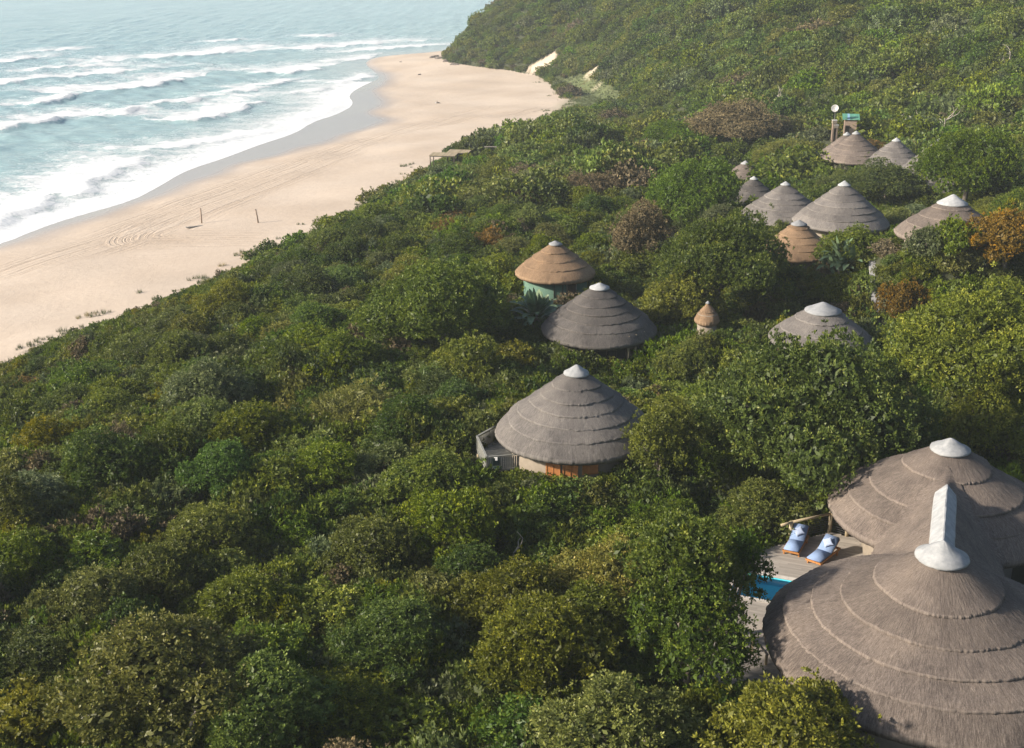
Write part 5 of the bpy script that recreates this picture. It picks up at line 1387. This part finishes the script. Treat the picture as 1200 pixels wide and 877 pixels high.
rock(532, 76, .95, "left one of two dark boulders on the sand below the headland", 4); rock(535, 76.3, .8, "right one of two dark boulders on the sand below the headland", 5); rock(523, 72.5, 1.0, "reddish boulder tucked under the headland bushes", 6)
rock(491.5, 88, .55, "lone dark stone on the open sand of the far beach", 7); rock(469.5, 73, .4, "tiny brown stone near the tip of the far beach", 8)
def skin(name, V_, E, Rr, mat, parent, sub=2):
    me = bpy.data.meshes.new(name); me.from_pydata(V_, E, []); o = mesh_obj(name, me, mat, parent)
    md = o.modifiers.new("skin", 'SKIN')
    for sv_, r in zip(me.skin_vertices[0].data, Rr): sv_.radius = (r, r)
    me.skin_vertices[0].data[0].use_root = True
    o.modifiers.new("sub", 'SUBSURF').levels = sub; o.modifiers["sub"].render_levels = sub
    return o
M_SKIN = simple("skin", (.26, .15, .10), (.32, .19, .13), 4, .6, .0); M_DARKCLOTH = simple("dark_cloth", (.02, .022, .028), (.045, .045, .05), 6, .85, .1)
pp = hit(512.5, 121.5); ps = tag(empty("person", pp, R_(10)), "person in dark clothes sitting on the sand with legs stretched out", "person")
Vb = [(0, 0, .12), (-.05, 0, .36), (-.06, 0, .56), (-.05, 0, .64), (-.02, 0, .78), (.42, .10, .30), (.80, .12, .08), (.95, .12, .12), (.42, -.10, .24), (.84, -.12, .08), (.98, -.12, .14), (-.06, .19, .55), (.02, .26, .30), (.20, .18, .22), (-.06, -.19, .55), (-.18, -.26, .30), (-.28, -.24, .06)]
Eb = [(0, 1), (1, 2), (2, 3), (3, 4), (0, 5), (5, 6), (6, 7), (0, 8), (8, 9), (9, 10), (2, 11), (11, 12), (12, 13), (2, 14), (14, 15), (15, 16)]
skin("body", Vb, Eb, [.13, .13, .12, .055, .105, .08, .055, .04, .08, .055, .04, .055, .045, .03, .055, .045, .03], M_SKIN, ps)
skin("shirt", [Vb[0], Vb[1], Vb[2], Vb[11], Vb[12], Vb[14], Vb[15]], [(0, 1), (1, 2), (2, 3), (3, 4), (2, 5), (5, 6)], [.15, .15, .145, .075, .06, .075, .06], M_DARKCLOTH, ps)
skin("trousers", [Vb[0], Vb[5], Vb[6], Vb[8], Vb[9]], [(0, 1), (1, 2), (0, 3), (3, 4)], [.15, .10, .07, .10, .07], M_DARKCLOTH, ps)
skin("hair", [(-.05, 0, .80), (-.05, 0, .86)], [(0, 1)], [.11, .07], M_DARKCLOTH, ps)
bgp = hit(510.7, 121.8); tag(MB().box((0, 0, .2), (.45, .35, .42), None, .12).build("bag", M_WHITE, None, bgp), "white beach bag beside the person sitting on the sand", "bag")

# ------------------------------------------------------------------ dune grass along the edge of the sand
def tuft(name, n, L, mat, seed):
    lr = random.Random(seed); mb = MB()
    for k in range(n):
        a = lr.uniform(0, 6.28); b = Vector((lr.uniform(-.25, .25), lr.uniform(-.25, .25), 0)); d = Vector((math.cos(a), math.sin(a), 0)) * lr.uniform(.1, .5); s = Vector((-math.sin(a), math.cos(a), 0)) * .022
        h = L * lr.uniform(.6, 1.2); mb.add([b - s, b + s, b + d * h + Vector((0, 0, h))], [(0, 1, 2)])
    me = mb.mesh(name); me.materials.append(mat); return me
M_DG1 = simple("dune_grass_green", (.065, .09, .03), (.12, .14, .05), .5, .7, 0); M_DG2 = simple("dune_grass_yellow", (.20, .17, .06), (.28, .235, .09), .5, .7, 0)
tv = [tuft("tuft", 26, .55, M_DG1, 1), tuft("tuft", 26, .5, M_DG1, 2), tuft("tuft", 22, .45, M_DG2, 3)]
g = np.random.default_rng(5)
x, y = jgrid(-90, 60, 60, 420, .75); dv = look(_GV, x, y)
cl = snoise(x, y, 12, 3) + .6 * snoise(x, y, 4, 5)
keep = ((dv > -7) & (dv < 2.5) & (cl + dv * .16 > .35)) | (inside(GRASSY, x, y) & (snoise(x, y, 7, 2) + .5 * snoise(x, y, 20, 4) > -.45))
keep &= in_view(x, y, gz(x, y), 20, 20) & (y < 400)
x, y = x[keep], y[keep]; sc = g.uniform(.5, 1.2, len(x)); yel = (snoise(x, y, 30, 1) > .5) & (g.random(len(x)) > .35)
scatter("dune_grass", np.stack([x, y, gz(x, y)], 1), np.stack([sc, sc, sc], 1), g.uniform(0, 6.28, len(x)), np.where(yel, 2, g.integers(0, 2, len(x))), tv, "green and yellow dune grass at the edge of the sand", "grass")
# ------------------------------------------------------------------ haze: pale even air round the place
m = bpy.data.materials.new("haze_air"); m.use_nodes = True; nt = m.node_tree; nt.nodes.clear()
pv = nt.nodes.new("ShaderNodeVolumePrincipled"); pv.inputs["Density"].default_value = 0.00022; pv.inputs["Color"].default_value = (0.82, 0.92, 1.0, 1); pv.inputs["Anisotropy"].default_value = 0.0
ou = nt.nodes.new("ShaderNodeOutputMaterial"); nt.links.new(pv.outputs[0], ou.inputs["Volume"])
hz = MB().box((0, 0, (-8 + 86) / 2), (27000, 27000, 94)).build("haze", m)
tag(hz, "pale sea haze hanging over the beach and the hill", "haze", None, "stuff")
